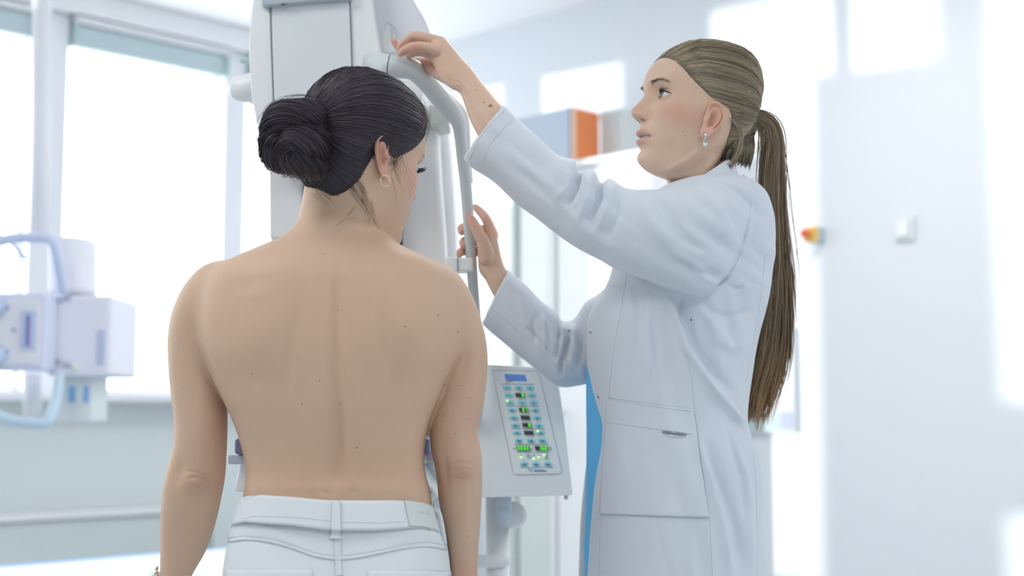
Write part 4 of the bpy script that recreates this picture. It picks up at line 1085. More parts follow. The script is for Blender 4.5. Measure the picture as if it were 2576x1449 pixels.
# hair: shell, strands, bun
HLP = np.array([.078, .075, .066, .048, .026, .006, -.008, .000, .000, -.024, -.046, -.059, -.065, -.067, -.067])
HC = (.052, .042, .054)
hair, hfull, hmask = hair_shell(HLP, .0135, PM, 'hair', pat, HC)
KN = (0.0, -.108, .018)
def starts_for(mask_, HLZ, n1, n2, lf=(.0, .0010)):
    out = []
    for _ in range(n1):
        th = rng.uniform(-pi, pi); z = np.interp(abs(math.degrees(th)), HL_T, HLZ) + rng.normal(.001, .0035)
        p = head_pt(th, z, .0); out.append((p, abs(rng.normal(0, lf[1]))))
    for _ in range(n2):
        th = rng.uniform(-pi, pi); z0 = np.interp(abs(math.degrees(th)), HL_T, HLZ); z = rng.uniform(z0, .129)
        out.append((head_pt(th, z, .0), abs(rng.normal(0, lf[1]))))
    return out
paths = head_strands(hfull, starts_for(hmask, HLP, 3600, 2200), KN, PM, 13, .0004)
def hcols(n, lo, hi, base_):
    t = rng.uniform(0, 1, n)[:, None]; return np.array(base_)[None] * (lo + (hi - lo) * t)
cc = hcols(len(paths), .6, 1.7, HC); rr = rng.uniform(.0003, .00065, len(paths))
V_, F_, C2 = strands_mesh(paths, rr, cc); q_ = emb('hair_strands', V_, F_, M_hair, hair, True, C2); q_['kind'] = 'stuff'
# bun: thick twisted coils
def pw(x, y, d): return W(x, y, d)
coils = [
    ([(802, 318, 1.95), (772, 296, 1.925), (735, 290, 1.905), (700, 295, 1.895), (676, 312, 1.895), (674, 335, 1.905), (700, 345, 1.905), (740, 345, 1.90), (785, 352, 1.92), (815, 362, 1.95)], [.024, .026, .026, .026, .022, .019, .019, .022, .026, .024]),
    ([(715, 330, 1.92), (690, 335, 1.905), (672, 355, 1.90), (678, 385, 1.90), (700, 400, 1.91), (730, 405, 1.925), (760, 400, 1.93)], [.018, .021, .022, .023, .023, .020, .016]),
    ([(800, 395, 1.94), (775, 378, 1.905), (745, 362, 1.885), (718, 360, 1.88), (712, 382, 1.885), (735, 402, 1.89), (770, 412, 1.91), (800, 425, 1.94)], [.020, .023, .023, .019, .017, .021, .023, .020]),
    ([(810, 340, 1.95), (770, 340, 1.935), (720, 350, 1.925), (740, 385, 1.925), (790, 400, 1.945)], [.026, .032, .034, .034, .028])]
coils = [([(812 - (812 - x) * .88, 342 + (y - 340) * .95, d) for x, y, d in P], [r * .90 for r in R_]) for P, R_ in coils]
bun = None; allp = []
bm_ = MB()
for P, R_ in coils:
    bm_.add(*tube([pw(*p) for p in P], [r * .93 for r in R_], 20, 5))
me = fuse([(bm_.V, bm_.F)], .0022, 3); bun = link('bun', me, M_hair, hair, True, np.tile(np.array(HC) * .8, (len(me.vertices), 1)))
for P, R_ in coils[:3]:
    allp += rope_strands([pw(*p) for p in P], R_, 480, 0.9, 8, .15, 1.0, None, .95, 36)
cc = hcols(len(allp), .5, 1.9, HC); rr = rng.uniform(.0003, .0006, len(allp))
V_, F_, C2 = strands_mesh(allp, rr, cc); q_ = emb('bun_strands', V_, F_, M_hair, hair, True, C2); q_['kind'] = 'stuff'
# loose wisps
wp = []
def wisp(P, n=1, j=3, d0=1.93, d1=None):
    for _ in range(n):
        dd = rng.normal(0, j, (len(P), 2)) * np.linspace(.5, 1.3, len(P))[:, None]
        Q = [list(p) + [d0 + ((d1 if d1 else d0) - d0) * i / (len(P) - 1)] for i, p in enumerate(P)]
        Q = catmull([W(p[0] + e[0], p[1] + e[1], p[2]) for p, e in zip(Q, dd)], 5); wp.append(Q)
wisp([(745, 268), (740, 252), (735, 240)], 8, 5, 1.93)
wisp([(728, 268), (722, 256), (712, 250)], 6, 5, 1.93)
wisp([(760, 430), (742, 442), (735, 462)], 10, 6, 1.95); wisp([(800, 455), (770, 470), (760, 490)], 12, 8, 1.945)
wisp([(720, 410), (714, 422), (722, 432)], 10, 6, 1.93); wisp([(740, 420), (748, 440), (765, 452)], 10, 6, 1.93)

def swisp(P, n, j, off=.0006):
    for _ in range(n):
        e0 = rng.normal(0, j, 2); out = []
        Q = catmull([(x + e0[0] + rng.normal(0, j * .35), y + e0[1] + rng.normal(0, j * .35)) for x, y in P], 5)
        for x, y in Q:
            h = on(bvh, x, y, off)
            if h is not None: out.append(h)
        if len(out) > 5: wp.append(np.array([list(h) for h in out]))
swisp([(872, 455), (900, 490), (925, 530), (942, 566)], 15, 5); swisp([(885, 440), (905, 470), (922, 510), (932, 545)], 10, 6)
swisp([(790, 455), (830, 490), (850, 510)], 16, 12); swisp([(895, 520), (868, 552), (826, 584)], 2, 3)
swisp([(985, 420), (1000, 395), (1030, 360)], 40, 8); swisp([(990, 400), (995, 440), (1008, 470)], 8, 6); swisp([(1000, 380), (1010, 420), (1020, 450)], 10, 8)
wisp([(895, 545), (862, 560), (825, 585)], 2, 3, 1.935)
wisp([(1050, 262), (1068, 272), (1078, 300), (1064, 330), (1058, 352)], 7, 5, 2.03); wisp([(1040, 240), (1062, 262), (1070, 300), (1072, 345)], 9, 6, 2.03)
wisp([(1058, 290), (1076, 320), (1068, 350), (1050, 375)], 6, 5, 2.03); wisp([(1045, 330), (1030, 370), (1000, 420)], 4, 5, 1.98)
wisp([(1000, 200), (1030, 225), (1052, 262)], 8, 5, 2.0); wisp([(980, 400), (1000, 440), (985, 470)], 3, 5, 1.965)
wisp([(1045, 380), (1033, 440), (1040, 480), (1060, 520)], 2, 3, 2.0, 2.0); wisp([(985, 440), (992, 480), (998, 540)], 2, 3, 1.96)
wisp([(835, 184), (880, 172), (935, 178)], 5, 3, 2.0); wisp([(700, 262), (670, 285), (660, 320)], 10, 5, 1.90)
wisp([(655, 330), (668, 380), (700, 405)], 8, 5, 1.90); wisp([(1000, 395), (1015, 372), (1035, 345)], 16, 7, 1.985); wisp([(1000, 415), (1005, 390), (1020, 365)], 10, 7, 1.978)
V_, F_, C2 = strands_mesh(wp, np.full(len(wp), .00019), hcols(len(wp), .8, 2.4, (.07, .05, .045)), 3, 8); q_ = emb('loose_strands', V_, F_, M_hair, hair, True, C2); q_['kind'] = 'stuff'

# jeans
J = [(1296, 597, 1101, .109), (1310, 591, 1108, .111), (1330, 585, 1114, .1125), (1370, 577, 1124, .118), (1410, 571, 1130, .124), (1449, 566, 1134, .128), (1520, 556, 1142, .130), (1600, 550, 1150, .126)]
jp = [loft([hrib(y, a, b_, 2.01, t, 2.5) for y, a, b_, t in J], 96, 4)]
for s in (-1, 1):
    cxs = 850 + s * 148
    L_ = [(1480, 140, .11), (1600, 150, .118), (1680, 140, .108), (1850, 118, .092), (2050, 98, .075), (2180, 92, .072), (2400, 88, .068), (2650, 70, .056), (2800, 62, .05)]
    jp.append(loft([hrib(y, cxs - w_, cxs + w_, 2.01, t, 2.1) for y, w_, t in L_], 48, 4))
me = fuse(jp, .004, 3)
px_relief(me, blobs=[(700, 1480, 90, 70, 0, .006), (1000, 1480, 90, 70, 0, .006), (845, 1440, 14, 60, 0, -.005), (650, 1360, 60, 10, 20, -.0018), (700, 1345, 70, 8, 28, .0016), (1060, 1365, 60, 10, -22, -.002), (1020, 1350, 60, 8, -26, .0016)])
jeans = link('jeans', me, M_jeans, pat, True)
jb = bvh_of(me)
def ridx(xs, ys): return lambda x: np.interp(x, xs, ys)
# waistband as a separate closed ring with curved rims
def ring_band(rows, dep, nth=120, thick=.004):
    """rows: list of (f_y(px), xl, xr, t); closed shell band around the hips"""
    V = []; Fc = []
    th = np.linspace(0, 2 * pi, nth, endpoint=False)
    for side in (0, 1):
        for fy, xl, xr, t in rows:
            for a in th:
                n = 2.4
                ca = np.sign(cos(a)) * abs(cos(a)) ** (2 / n); sa = np.sign(sin(a)) * abs(sin(a)) ** (2 / n)
                x = (xl + xr) / 2 + (xr - xl) / 2 * ca
                p = W(x, fy(x), dep); k = 1.0
                p.y = dep + sa * t
                if side: p = Vector((p.x - (W(xr, 0, dep).x - W((xl + xr) / 2, 0, dep).x) * 0 - ca * thick, p.y - sa * thick, p.z))
                V.append(p)
    k = len(rows)
    for i in range(k - 1):
        for j in range(nth):
            j2 = (j + 1) % nth
            Fc.append((i * nth + j, (i + 1) * nth + j, (i + 1) * nth + j2, i * nth + j2))
            o2 = k * nth; Fc.append((o2 + i * nth + j, o2 + i * nth + j2, o2 + (i + 1) * nth + j2, o2 + (i + 1) * nth + j))
    for j in range(nth):
        j2 = (j + 1) % nth; o2 = k * nth
        Fc.append((j, j2, o2 + j2, o2 + j)); i = (k - 1) * nth; Fc.append((i + j, o2 + i + j, o2 + i + j2, i + j2))
    return V, Fc
top = ridx([600, 612, 640, 680, 760, 850, 1000, 1040, 1070, 1090, 1100], [1262, 1252, 1242, 1237, 1240, 1248, 1249.5, 1252, 1259, 1268, 1285])
bot = ridx([585, 600, 640, 760, 850, 960, 1050, 1090, 1112], [1330, 1314, 1303, 1307, 1318, 1320, 1316, 1322, 1340])
rows = []
for k in range(9):
    t = k / 8
    rows.append((lambda x, t=t: top(x) * (1 - t) + bot(x) * t, 606 - 20 * t, 1092 + 20 * t, .1035 + .0115 * t))
V_, F_ = ring_band(rows, 2.006)
wb = emb('waistband', V_, F_, M_jeans, jeans)
wbb = bvh_of(wb.data)
# wb.data was shifted to the parent's frame, rebuild the tree in world space
off = Vector(jeans.parent.location)
def world_bvh(o):
    off = Vector((0, 0, 0)); p = o
    while p is not None: off += p.location; p = p.parent
    V, Fc = meshVF(o.data); return BVHTree.FromPolygons([v + off for v in V], Fc)
wbb = world_bvh(wb)
jb = world_bvh(jeans)
def joined_bvh(*os):
    V = []; Fc = []
    for o in os:
        off = Vector((0, 0, 0)); p = o
        while p is not None: off += p.location; p = p.parent
        v, f = meshVF(o.data); n = len(V); V += [q + off for q in v]; Fc += [tuple(i + n for i in t) for t in f]
    return BVHTree.FromPolygons(V, Fc)
JB = joined_bvh(wb, jeans)
V_, F_ = surf_patch(JB, [(836, 1250), (856, 1250)], [(833, 1356), (857, 1356)], 7, 30, .0035, -.001); emb('belt_loop', V_, F_, M_jeans, jeans)
V_, F_ = tube([on(JB, 834, 1352, .003), on(JB, 856, 1352, .003)], [.0028, .0028], 8, 1); emb('loop_tack', V_, F_, M_jeans, jeans)
V_, F_ = tube([W(607, 1262, 1.99), W(598, 1278, 1.985), W(590, 1305, 1.98), W(582, 1340, 1.98), W(584, 1356, 1.985)], [.0035] * 5, 8, 4, True, True, .5); emb('belt_loop', V_, F_, M_jeans, jeans)
V_, F_ = tube([W(1092, 1282, 1.985), W(1103, 1288, 1.98), W(1110, 1312, 1.98), W(1116, 1345, 1.98), W(1119, 1366, 1.985)], [.0035] * 5, 8, 4, True, True, .5); emb('belt_loop', V_, F_, M_jeans, jeans)
V_, F_ = surf_patch(JB, [(1016, 1256), (1050, 1258), (1078, 1268), (1087, 1282)], [(1030, 1324), (1060, 1326), (1090, 1332), (1103, 1340)], 24, 18, .0024, -.0006); lp_ = emb('leather_patch', V_, F_, M_patch, jeans)
LB = joined_bvh(lp_)
# stamped illegible lettering on the patch, as the photograph shows it
st = MB()
for k, (x, y, h_) in enumerate(((1054, 1288, 3.2), (1058.5, 1289.5, 3.2), (1063.5, 1290, 3.2), (1068, 1291.5, 3), (1072.5, 1292.5, 2), (1077, 1294, 3.2))):
    for dx in ((-1, 1) if k in (0, 2, 5) else (0,)):
        p = on(LB, x + dx, y - h_, .0002, W(x, y, 1.9)); q = on(LB, x + dx + 1.2, y + h_, .0002, W(x, y, 1.9)); st.add(*tube([p, q], [.0005] * 2, 5, 1))
q_ = st.obj('stamped_lettering', M_jeansd, lp_, True); q_['kind'] = 'stuff'
yo = spline2([(575, 1352), (620, 1347), (680, 1353), (740, 1370), (790, 1388), (845, 1396), (900, 1392), (960, 1380), (1020, 1368), (1080, 1364), (1124, 1372)], 4)
V_, F_ = surf_patch(JB, yo, [(x, y + 13) for x, y in yo], 60, 4, .0012, -.0006); emb('yoke_seam', V_, F_, M_jeans, jeans)
V_, F_ = surf_patch(JB, [(838, 1356), (857, 1356)], [(845, 1449), (862, 1449), ], 5, 24, .0014, -.0006); emb('centre_seam', V_, F_, M_jeans, jeans)
def stitches(poly, step, name, par, B, m, r_=.00045, off=.0012):
    g = MB(); P = resample(poly, int(sum(math.hypot(poly[i + 1][0] - poly[i][0], poly[i + 1][1] - poly[i][1]) for i in range(len(poly) - 1)) / step) + 1)
    for i in range(len(P) - 1):
        a, b_ = P[i], P[i] + (P[i + 1] - P[i]) * .62
        p, q = on(B, a[0], a[1], off), on(B, b_[0], b_[1], off)
        if p is not None and q is not None and (p - q).length < .02: g.add(*tube([p, q], [r_] * 2, 5, 1))
    if g.V: q_ = g.obj(name, m, par, True); q_['kind'] = 'stuff'
YB = JB
for dy in (1.5, 11.5): stitches([(x, y + dy) for x, y in yo], 5, 'stitching', jeans, YB, M_jeansd, off=.0014)
xs = np.linspace(612, 1090, 60)
stitches([(x, float(top(x)) + 5) for x in xs], 5, 'stitching', jeans, JB, M_jeansd, off=.0002)
stitches([(x, float(bot(x)) - 5) for x in xs if not 1020 < x], 5, 'stitching', jeans, JB, M_jeansd, off=.0002)
for (x0, x1, y) in ((568, 786, 1433), (924, 1132, 1436)):
    V_, F_ = surf_patch(JB, [(x0, y), (x1, y + 1)], [(x0 + 2, y + 190), ((x0 + x1) / 2, y + 215), (x1 - 4, y + 190)], 24, 24, .0022, -.001); emb('back_pocket', V_, F_, M_jeans, jeans)
# shoes, below the frame
for s in (-1, 1):
    cxs = W(850 + s * 148, 1000, 2.01).x
    V_, F_ = loft([(Vector((cxs, y, .045 * k + .005)), X * w_, Z * .045 * k, 2.4) for y, w_, k in ((1.93, .02, .6), (1.945, .034, .95), (2.0, .037, 1.0), (2.07, .041, .8), (2.13, .040, .6), (2.165, .022, .45))], 24, 4)
    emb('shoe', V_, F_, M_bright, pat)
# wristwatch on the left wrist, just at the lower frame edge
wc = W(430, 1502, 2.055)
P = [wc + Vector((cos(a) * .0285, sin(a) * .030, .0)) for a in np.linspace(0, 2 * pi, 40)]
V_, F_ = tube(P, [.0085] * 40, 12, 1, False, True, .25)
wt = emb('wristwatch', V_, F_, M_metal, pat)
c = W(389, 1466, 2.05)
V_, F_ = tube([c + Vector((.006, 0, 0)), c + Vector((-.004, 0, 0))], [.0165, .0155], 32, 1, False); emb('watch_case', V_, F_, M_metal, wt)
V_, F_ = tube([c + Vector((-.004, 0, 0)), c + Vector((-.006, 0, 0))], [.0150, .0135], 32, 1, False); emb('watch_crystal', V_, F_, mat('watch_blue', (.45, .6, .8, 1), .05, noise=.01), wt)
for k in (0, 1):
    V_, F_ = ellipsoid(W(394, 1437 + 10 * k, 2.03), .0022, .0022, .0016, None, 12, 8); emb('rose_gold_link', V_, F_, M_gold, wt)
V_, F_ = tube([W(394, 1434, 2.045), W(394, 1424, 2.045)], [.0024, .0024], 12, 1, False); emb('watch_lug', V_, F_, M_metal, wt)

# ------------------------------------------------------------------ doctor
DD = 2.24
doc = thing('person', 'woman in a white lab coat with a long fair ponytail, reaching up to the machine', 'person', (W(1700, 1000, DD).x, DD, 0))
BK, TK = .86, .93
DY, DPI = radians(16), radians(9)
df = Vector((-cos(DY) * cos(DPI), -sin(DY) * cos(DPI), sin(DPI)))
DM_ = head_matrix(W(1757, 296, 2.20), df, Vector((0.0, -0.02, 1.0)), 1.02)
HV2, HF2, _, _ = head_grid(240, 320)
hp = [(tf(DM_, face_relief(HV2, True)), HF2)]
hp.append(loft([hrib(y, a, b_, d, t, 2.0) for y, a, b_, d, t in [(620, 1640, 1880, 2.25, .06), (560, 1670, 1860, 2.25, .06), (505, 1684, 1852, 2.24, .057), (470, 1682, 1848, 2.235, .055), (440, 1674, 1840, 2.23, .054), (405, 1676, 1832, 2.22, .052), (370, 1695, 1825, 2.215, .048)]], 64, 4))
me = fuse(hp, .00125, 2, .5)
V = getV(me); px, py = proj(V)
hc = tf(DM_.inverted(), V)
mm = np.exp(-((hc[:, 1] - .02) / .045) ** 2 - ((hc[:, 2] + .098) / .022) ** 2) * 1.2
smooth_mesh(me, np.clip(mm, 0, 1), 40)
V = getV(me); hc = tf(DM_.inverted(), V); hc = lids(hc, .0052, .0040); V = tf(DM_, hc); setV(me, V)
mk = np.exp(-((hc[:, 2] - EZ) / .014) ** 2) * (hc[:, 1] > .05) * .55
smooth_mesh(me, mk, 2)
V = getV(me); hc = tf(DM_.inverted(), V)
dbase = (.77, .545, .405)
colh = skin_face_colour(hc, dbase, brow=(.34, .23, .16))
far = hc[:, 2] < -.11; colh[far] = dbase
head_me = me
px_relief(head_me, ridges=[([(1800, 385), (1745, 425), (1690, 452)], 15, -.0045, 1), ([(1776, 366), (1735, 398), (1690, 422), (1655, 434)], 8, .0022)], blobs=[(1690, 372, 22, 26, -30, -.0022), (1700, 300, 30, 16, -10, .0012)])
# arms and hands
def limb(L, seg=40, sub=4): return loft([rib(*a) for a in L], seg, sub)
hand = [limb([(1420, 420, 1340, 520, 2.10, .034), (1340, 335, 1255, 425, 2.12, .032), (1262, 264, 1194, 326, 2.135, .027), (1232, 230, 1174, 278, 2.145, .024), (1208, 201, 1158, 236, 2.153, .0205), (1190, 176, 1134, 222, 2.16, .0195), (1162, 146, 1108, 200, 2.167, .018), (1137, 116, 1092, 168, 2.173, .016), (1116, 94, 1080, 140, 2.178, .014), (1099, 92, 1072, 126, 2.18, .010)]),
    tube([W(1108, 107, 2.178), W(1078, 97, 2.182), W(1044, 91, 2.187), W(1026, 100, 2.192), W(1012, 113, 2.197), W(1006, 124, 2.2)], [.0100, .0088, .0088, .0076, .0070, .0060], 16, 4),
    tube([W(1100, 130, 2.166), W(1074, 120, 2.163), W(1046, 118, 2.163), W(1028, 122, 2.168), W(1014, 130, 2.174), W(1008, 134, 2.178)], [.0105, .0090, .0088, .0080, .0072, .0062], 16, 4),
    tube([W(1105, 108, 2.195), W(1060, 100, 2.212), W(1022, 120, 2.222), W(1004, 118, 2.222), W(990, 102, 2.220)], [.009, .0085, .0082, .0076, .0056], 16, 4),
    tube([W(1095, 142, 2.180), W(1066, 131, 2.186), W(1044, 130, 2.190), W(1030, 138, 2.196)], [.0100, .0082, .0080, .0068], 16, 4),
    tube([W(1132, 190, 2.178), W(1108, 182, 2.192), W(1086, 170, 2.208), W(1066, 162, 2.228), W(1046, 158, 2.242)], [.0160, .0135, .0118, .0105, .0085], 16, 4)]
meL = fuse(hand, .0014, 5, .5)
px_relief(meL, blobs=[(1115, 100, 9, 7, 40, .0016), (1102, 118, 8, 6, 40, .0012)],
    ridges=[([(1120, 108), (1150, 150), (1185, 190)], 5, .0009), ([(1104, 128), (1130, 165), (1165, 200)], 5, .0007), ([(1146, 214), (1155, 222), (1162, 236)], 2.0, -.0016), ([(1152, 206), (1163, 216), (1169, 228)], 1.8, -.0012), ([(1128, 196), (1142, 205), (1158, 206)], 2, -.0008),
            ([(1038, 98), (1042, 104), (1040, 110)], 2, -.0012), ([(1075, 152), (1082, 162), (1084, 174)], 2, -.0012)])
hand2 = [limb([(1395, 822, 1350, 880, 2.37, .024), (1330, 738, 1276, 796, 2.375, .024), (1276, 681, 1236, 734, 2.375, .0215), (1264, 656, 1222, 706, 2.375, .0195), (1257, 627, 1206, 684, 2.375, .0185), (1252, 602, 1202, 656, 2.377, .0180), (1249, 582, 1204, 628, 2.38, .0165), (1243, 566, 1214, 600, 2.385, .013)]),
    tube([W(1238, 592, 2.385), W(1230, 566, 2.390), W(1219, 545, 2.397), W(1205, 529, 2.403), W(1196, 521, 2.406)], [.0115, .0092, .0085, .0074, .0060], 16, 4),
    tube([W(1224, 648, 2.362), W(1216, 612, 2.352), W(1203, 586, 2.349), W(1192, 564, 2.349), W(1184, 549, 2.351)], [.0150, .0120, .0100, .0095, .0080], 16, 4),
    tube([W(1238, 600, 2.395), W(1208, 578, 2.402), W(1178, 574, 2.402), W(1163, 573, 2.390), W(1162, 583, 2.379)], [.0105, .0095, .0088, .0082, .0068], 16, 4),
    tube([W(1235, 625, 2.395), W(1206, 608, 2.402), W(1178, 604, 2.401), W(1166, 608, 2.390), W(1166, 618, 2.380)], [.0100, .0090, .0082, .0076, .0064], 16, 4),
    tube([W(1230, 648, 2.392), W(1206, 635, 2.400), W(1178, 632, 2.398), W(1160, 634, 2.388), W(1156, 640, 2.380)], [.0095, .0085, .0076, .0076, .0062], 16, 4)]
meR = fuse(hand2, .0014, 5, .5)
px_relief(meR, blobs=[(1236, 700, 10, 10, 0, .001)], ridges=[([(1226, 588), (1236, 578), (1240, 572)], 2, -.0014), ([(1232, 582), (1240, 592), (1243, 600)], 2, -.0010), ([(1197, 606), (1207, 610), (1216, 605)], 1.8, -.0010), ([(1215, 650), (1225, 670), (1230, 700)], 6, .0008)])
# join everything into one continuous body object
bmj = bmesh.new()
cols = []
for m_, kind in ((head_me, 0), (meL, 1), (meR, 2)):
    bmj.from_mesh(m_)
    if kind == 0: cols.append(colh)
    else:
        v = getV(m_); c = np.tile(np.array(dbase), (len(v), 1)); x, y = proj(v)
        tips = [(1000, 130, 30), (990, 100, 18), (1070, 165, 26), (1045, 120, 16)] if kind == 1 else [(1184, 548, 18), (1162, 575, 16), (1160, 618, 16), (1156, 638, 16), (1200, 525, 20), (1240, 580, 18)]
        for a, b_, s_ in tips: c = mixc(c, (.72, .33, .27), .6 * np.exp(-((x - a) / s_) ** 2 - ((y - b_) / s_) ** 2))
        fr = np.clip((1240 - x) / 200, 0, 1) if kind == 1 else np.clip((700 - y) / 150, 0, 1)
        c = mixc(c, (.70, .40, .32), .35 * fr); cols.append(c)
me = bpy.data.meshes.new('body'); bmj.to_mesh(me); bmj.free()
docb = link('body', me, M_skin, doc, True, np.vstack(cols))
hb = bvh_of(meL, meR)
for x, y, r_ in ((1234, 266, 5.6), (1217, 257, 2.4), (1196, 226, 1.6)):
    q = on(hb, x, y, -.0002)
    if q is not None:
        n = hb.find_nearest(q)[1]; R = Vector((0, 0, 1)).rotation_difference(n).to_matrix()
        V_, F_ = ellipsoid(q, r_ * 2.14 / F, r_ * 2.14 / F, .0005, R, 12, 6); emb('mole', V_, F_, M_mole, doc)
hb2 = bvh_of(head_me)
for x, y, r_ in ((1722, 341, 1.8), (1706, 325, 1.2)):
    q = on(hb2, x, y, -.0002); n = hb2.find_nearest(q)[1]; R = Vector((0, 0, 1)).rotation_difference(n).to_matrix()
    V_, F_ = ellipsoid(q, r_ * 2.14 / F, r_ * 2.14 / F, .0004, R, 10, 6); emb('mole', V_, F_, M_mole, doc)
def nail(bv, x, y, rx, ry, ang):
    q = on(bv, x, y, -.0004)
    if q is None: return
    n = bv.find_nearest(q)[1]; a = radians(ang)
    t = (X * cos(a) - Z * sin(a)); t = (t - n * t.dot(n)).normalized(); s_ = n.cross(t)
    R = Matrix((t, s_, n)).transposed()
    V_, F_ = ellipsoid(q, rx * 2.3 / F, ry * 2.3 / F, .0009, R, 16, 8); emb('fingernail', V_, F_, M_nail, doc)
nail(hb, 1187, 546, 7.0, 5.0, 68); nail(hb, 1007, 132, 5.5, 4, 150); nail(hb, 991, 104, 6, 3.5, 60); nail(hb, 1160, 582, 5, 4, 80)
for sd_ in (-1, 1):
    EV, EF, EC = ear_mesh(sd_, 24, 1.0, oz=-.021)
    col = mixc(np.tile(np.array((.77, .46, .35)), (len(EV), 1)), (.50, .20, .16), .65 * EC)
    emb('ear', tf(DM_, EV), EF, M_skin, doc, True, col)
# eyes
for s in (-1, 1):
    V_, F_ = ellipsoid(Vector((0, 0, 0)), ER, ER, ER, Matrix.Rotation(pi / 2, 3, 'X'), 48, 48)
    A = np.array([list(v) for v in V_]); gz = np.array([.10, .97, .16]); gz /= np.linalg.norm(gz)
    ang = np.degrees(np.arccos(np.clip(A @ gz / ER, -1, 1)))
    c = np.tile((.74, .72, .74), (len(A), 1)).astype(float)
    c[ang < 30] = (.22, .30, .33); c[(ang < 31) & (ang > 26)] = (.08, .11, .13); c[ang < 12] = (.01, .01, .012)
    A = A + gz * (np.clip(1 - (ang / 30) ** 2, 0, 1) * .0006)[:, None]
    emb('eye', tf(DM_, A + np.array([s * EX, EYC, EZ])), F_, M_eyew, doc, True, c)
    mb = MB()
    for k in range(34):
        a = -1.0 + 2.0 * k / 33; kk = 1 - (a / 1.12) ** 2
        xx = .0128 * a; zz = .0056 * max(kk, 0) ** .8 + .06 * xx * s
        p0 = np.array([s * EX + xx, EYC + sqrt(max((ER + .0016) ** 2 - xx * xx - zz * zz, 0)), EZ + zz])
        d = np.array([a * .55, .85, .35]); d /= np.linalg.norm(d); L_ = .0066 * (.3 + .7 * (a * s + 1) / 2)
        P = [p0 + d * L_ * t + np.array([0, 0, .0030 * t * t]) for t in np.linspace(0, 1, 5)]
        mb.add(*tube(tf(DM_, np.array(P)), [.00026, .00025, .0002, .00015, .0001], 5, 1, False))
    # liner along the lid edge
    P = []
    for a in np.linspace(-1.08, 1.08, 18):
        kk = max(1 - (a / 1.12) ** 2, 0); xx = .0128 * a; zz = .0054 * kk ** .8 + .06 * xx * s
        P.append([s * EX + xx, EYC + sqrt(max((ER + .0013) ** 2 - xx * xx - zz * zz, 0)), EZ + zz])
    mb.add(*tube(tf(DM_, np.array(P)), [.00055] * 18, 6, 1))
    q_ = mb.obj('eyelash', M_lash, doc, True); q_['kind'] = 'stuff'
    # eyebrow hairs
    mb = MB()
    for k in range(110):
        u = rng.uniform(0, 1); xx = s * (.014 + .034 * u); zz = .0315 + .004 * math.exp(-((abs(xx) - .036) / .012) ** 2) - .25 * max(abs(xx) - .042, 0) + rng.normal(0, .0013 * (1.2 - u))
        h = hb2.ray_cast(Vector(tf(DM_, np.array([[xx, .2, zz]]))[0]), Vector(np.array(DM_)[:3, 1]) * -1)
        if h[0] is None: continue
        e = Vector(np.array(DM_)[:3, 0]).normalized() * s; uu = Vector(np.array(DM_)[:3, 2]).normalized()
        p = h[0]; mb.add(*tube([p - h[1] * .0003, p + e * .003 + uu * .0008 * (1.5 - 2 * u) + h[1] * .0003, p + e * .006 + h[1] * .0001], [.00022, .0002, .0001], 4, 1, False))
    q_ = mb.obj('eyebrow', mat('brow_hair', (.22, .15, .10, 1), .6, noise=.05), doc, True); q_['kind'] = 'stuff'
# teeth
P = [(.016 * sin(a), .0935 - .012 * (1 - cos(a)) , -.0446) for a in np.linspace(-1, 1, 9)]
mb = MB()
for k in range(8):
    a = -0.9 + 1.8 * k / 7
    c = np.array([[.0155 * sin(a),   .0872 - .012 * (1 - cos(a)), -.0508]])
    V_, F_ = ellipsoid(Vector((0, 0, 0)), .0030, .0022, .0036, None, 10, 8)
    V_ = np.array([list(v) for v in V_]) + c; mb.add(tf(DM_, V_), F_)
q_ = mb.obj('teeth', M_teeth, doc, True); q_['kind'] = 'stuff'
# earring
V_, F_ = tube([W(1771, 334, 2.118), W(1774, 337, 2.112), W(1774.5, 346, 2.112), W(1772, 352, 2.116)], .0017, 10, 4); er = emb('earring', V_, F_, M_metal, doc)
P = [W(1774 + 4 * cos(a), 355 + 4 * sin(a), 2.114) for a in np.linspace(0, 2 * pi, 18)]
V_, F_ = tube(P, .0006, 6, 1, False); emb('link_ring', V_, F_, M_metal, er)
V_, F_ = tube([W(1774, 364, 2.116), W(1774, 364, 2.112)], [.0040, .0037], 24, 1, False); emb('pendant', V_, F_, M_metal, er)
V_, F_ = ellipsoid(W(1774, 364, 2.112), .0020, .0012, .0020, None, 12, 8); emb('pendant_stone', V_, F_, mat('stone', (.9, .92, 1, 1), .05, noise=.01), er)

# hair
HLD = np.array([.078, .075, .067, .054, .040, .027, .015, .010, .006, -.010, -.040, -.058, -.070, -.076, -.078])
HC2 = (.235, .180, .115)
dhair, dfull, dmask = hair_shell(HLD, .0105, DM_, 'hair', doc, np.array(HC2) * .75)
KN2 = (0.0, -.084, .026)
paths = head_strands(dfull, starts_for(None, HLD, 3600, 2300, (.0, .0014)), KN2, DM_, 13, .0003)
def blond(n):
    t = rng.uniform(0, 1, n)[:, None]; a = np.array((.17, .135, .095)); b_ = np.array((.52, .43, .30)); return a * (1 - t ** 1.3) + b_ * t ** 1.3
def streak(paths):
    P0 = np.array([P[2] for P in paths]); P1 = np.array([P[len(P) // 2] for P in paths])
    k = P1[:, 2] * 260 + P1[:, 1] * 120; t = .5 + .2 * np.sin(k) + .15 * np.sin(k * 2.7 + 1) + rng.normal(0, .22, len(k)); t = np.clip(t, 0, 1)[:, None]
    return np.array((.21, .17, .12)) * (1 - t) + np.array((.60, .50, .355)) * t
V_, F_, C2 = strands_mesh(paths, rng.uniform(.0003, .00065, len(paths)), streak(paths)); q_ = emb('hair_strands', V_, F_, M_hair, dhair, True, C2); q_['kind'] = 'stuff'
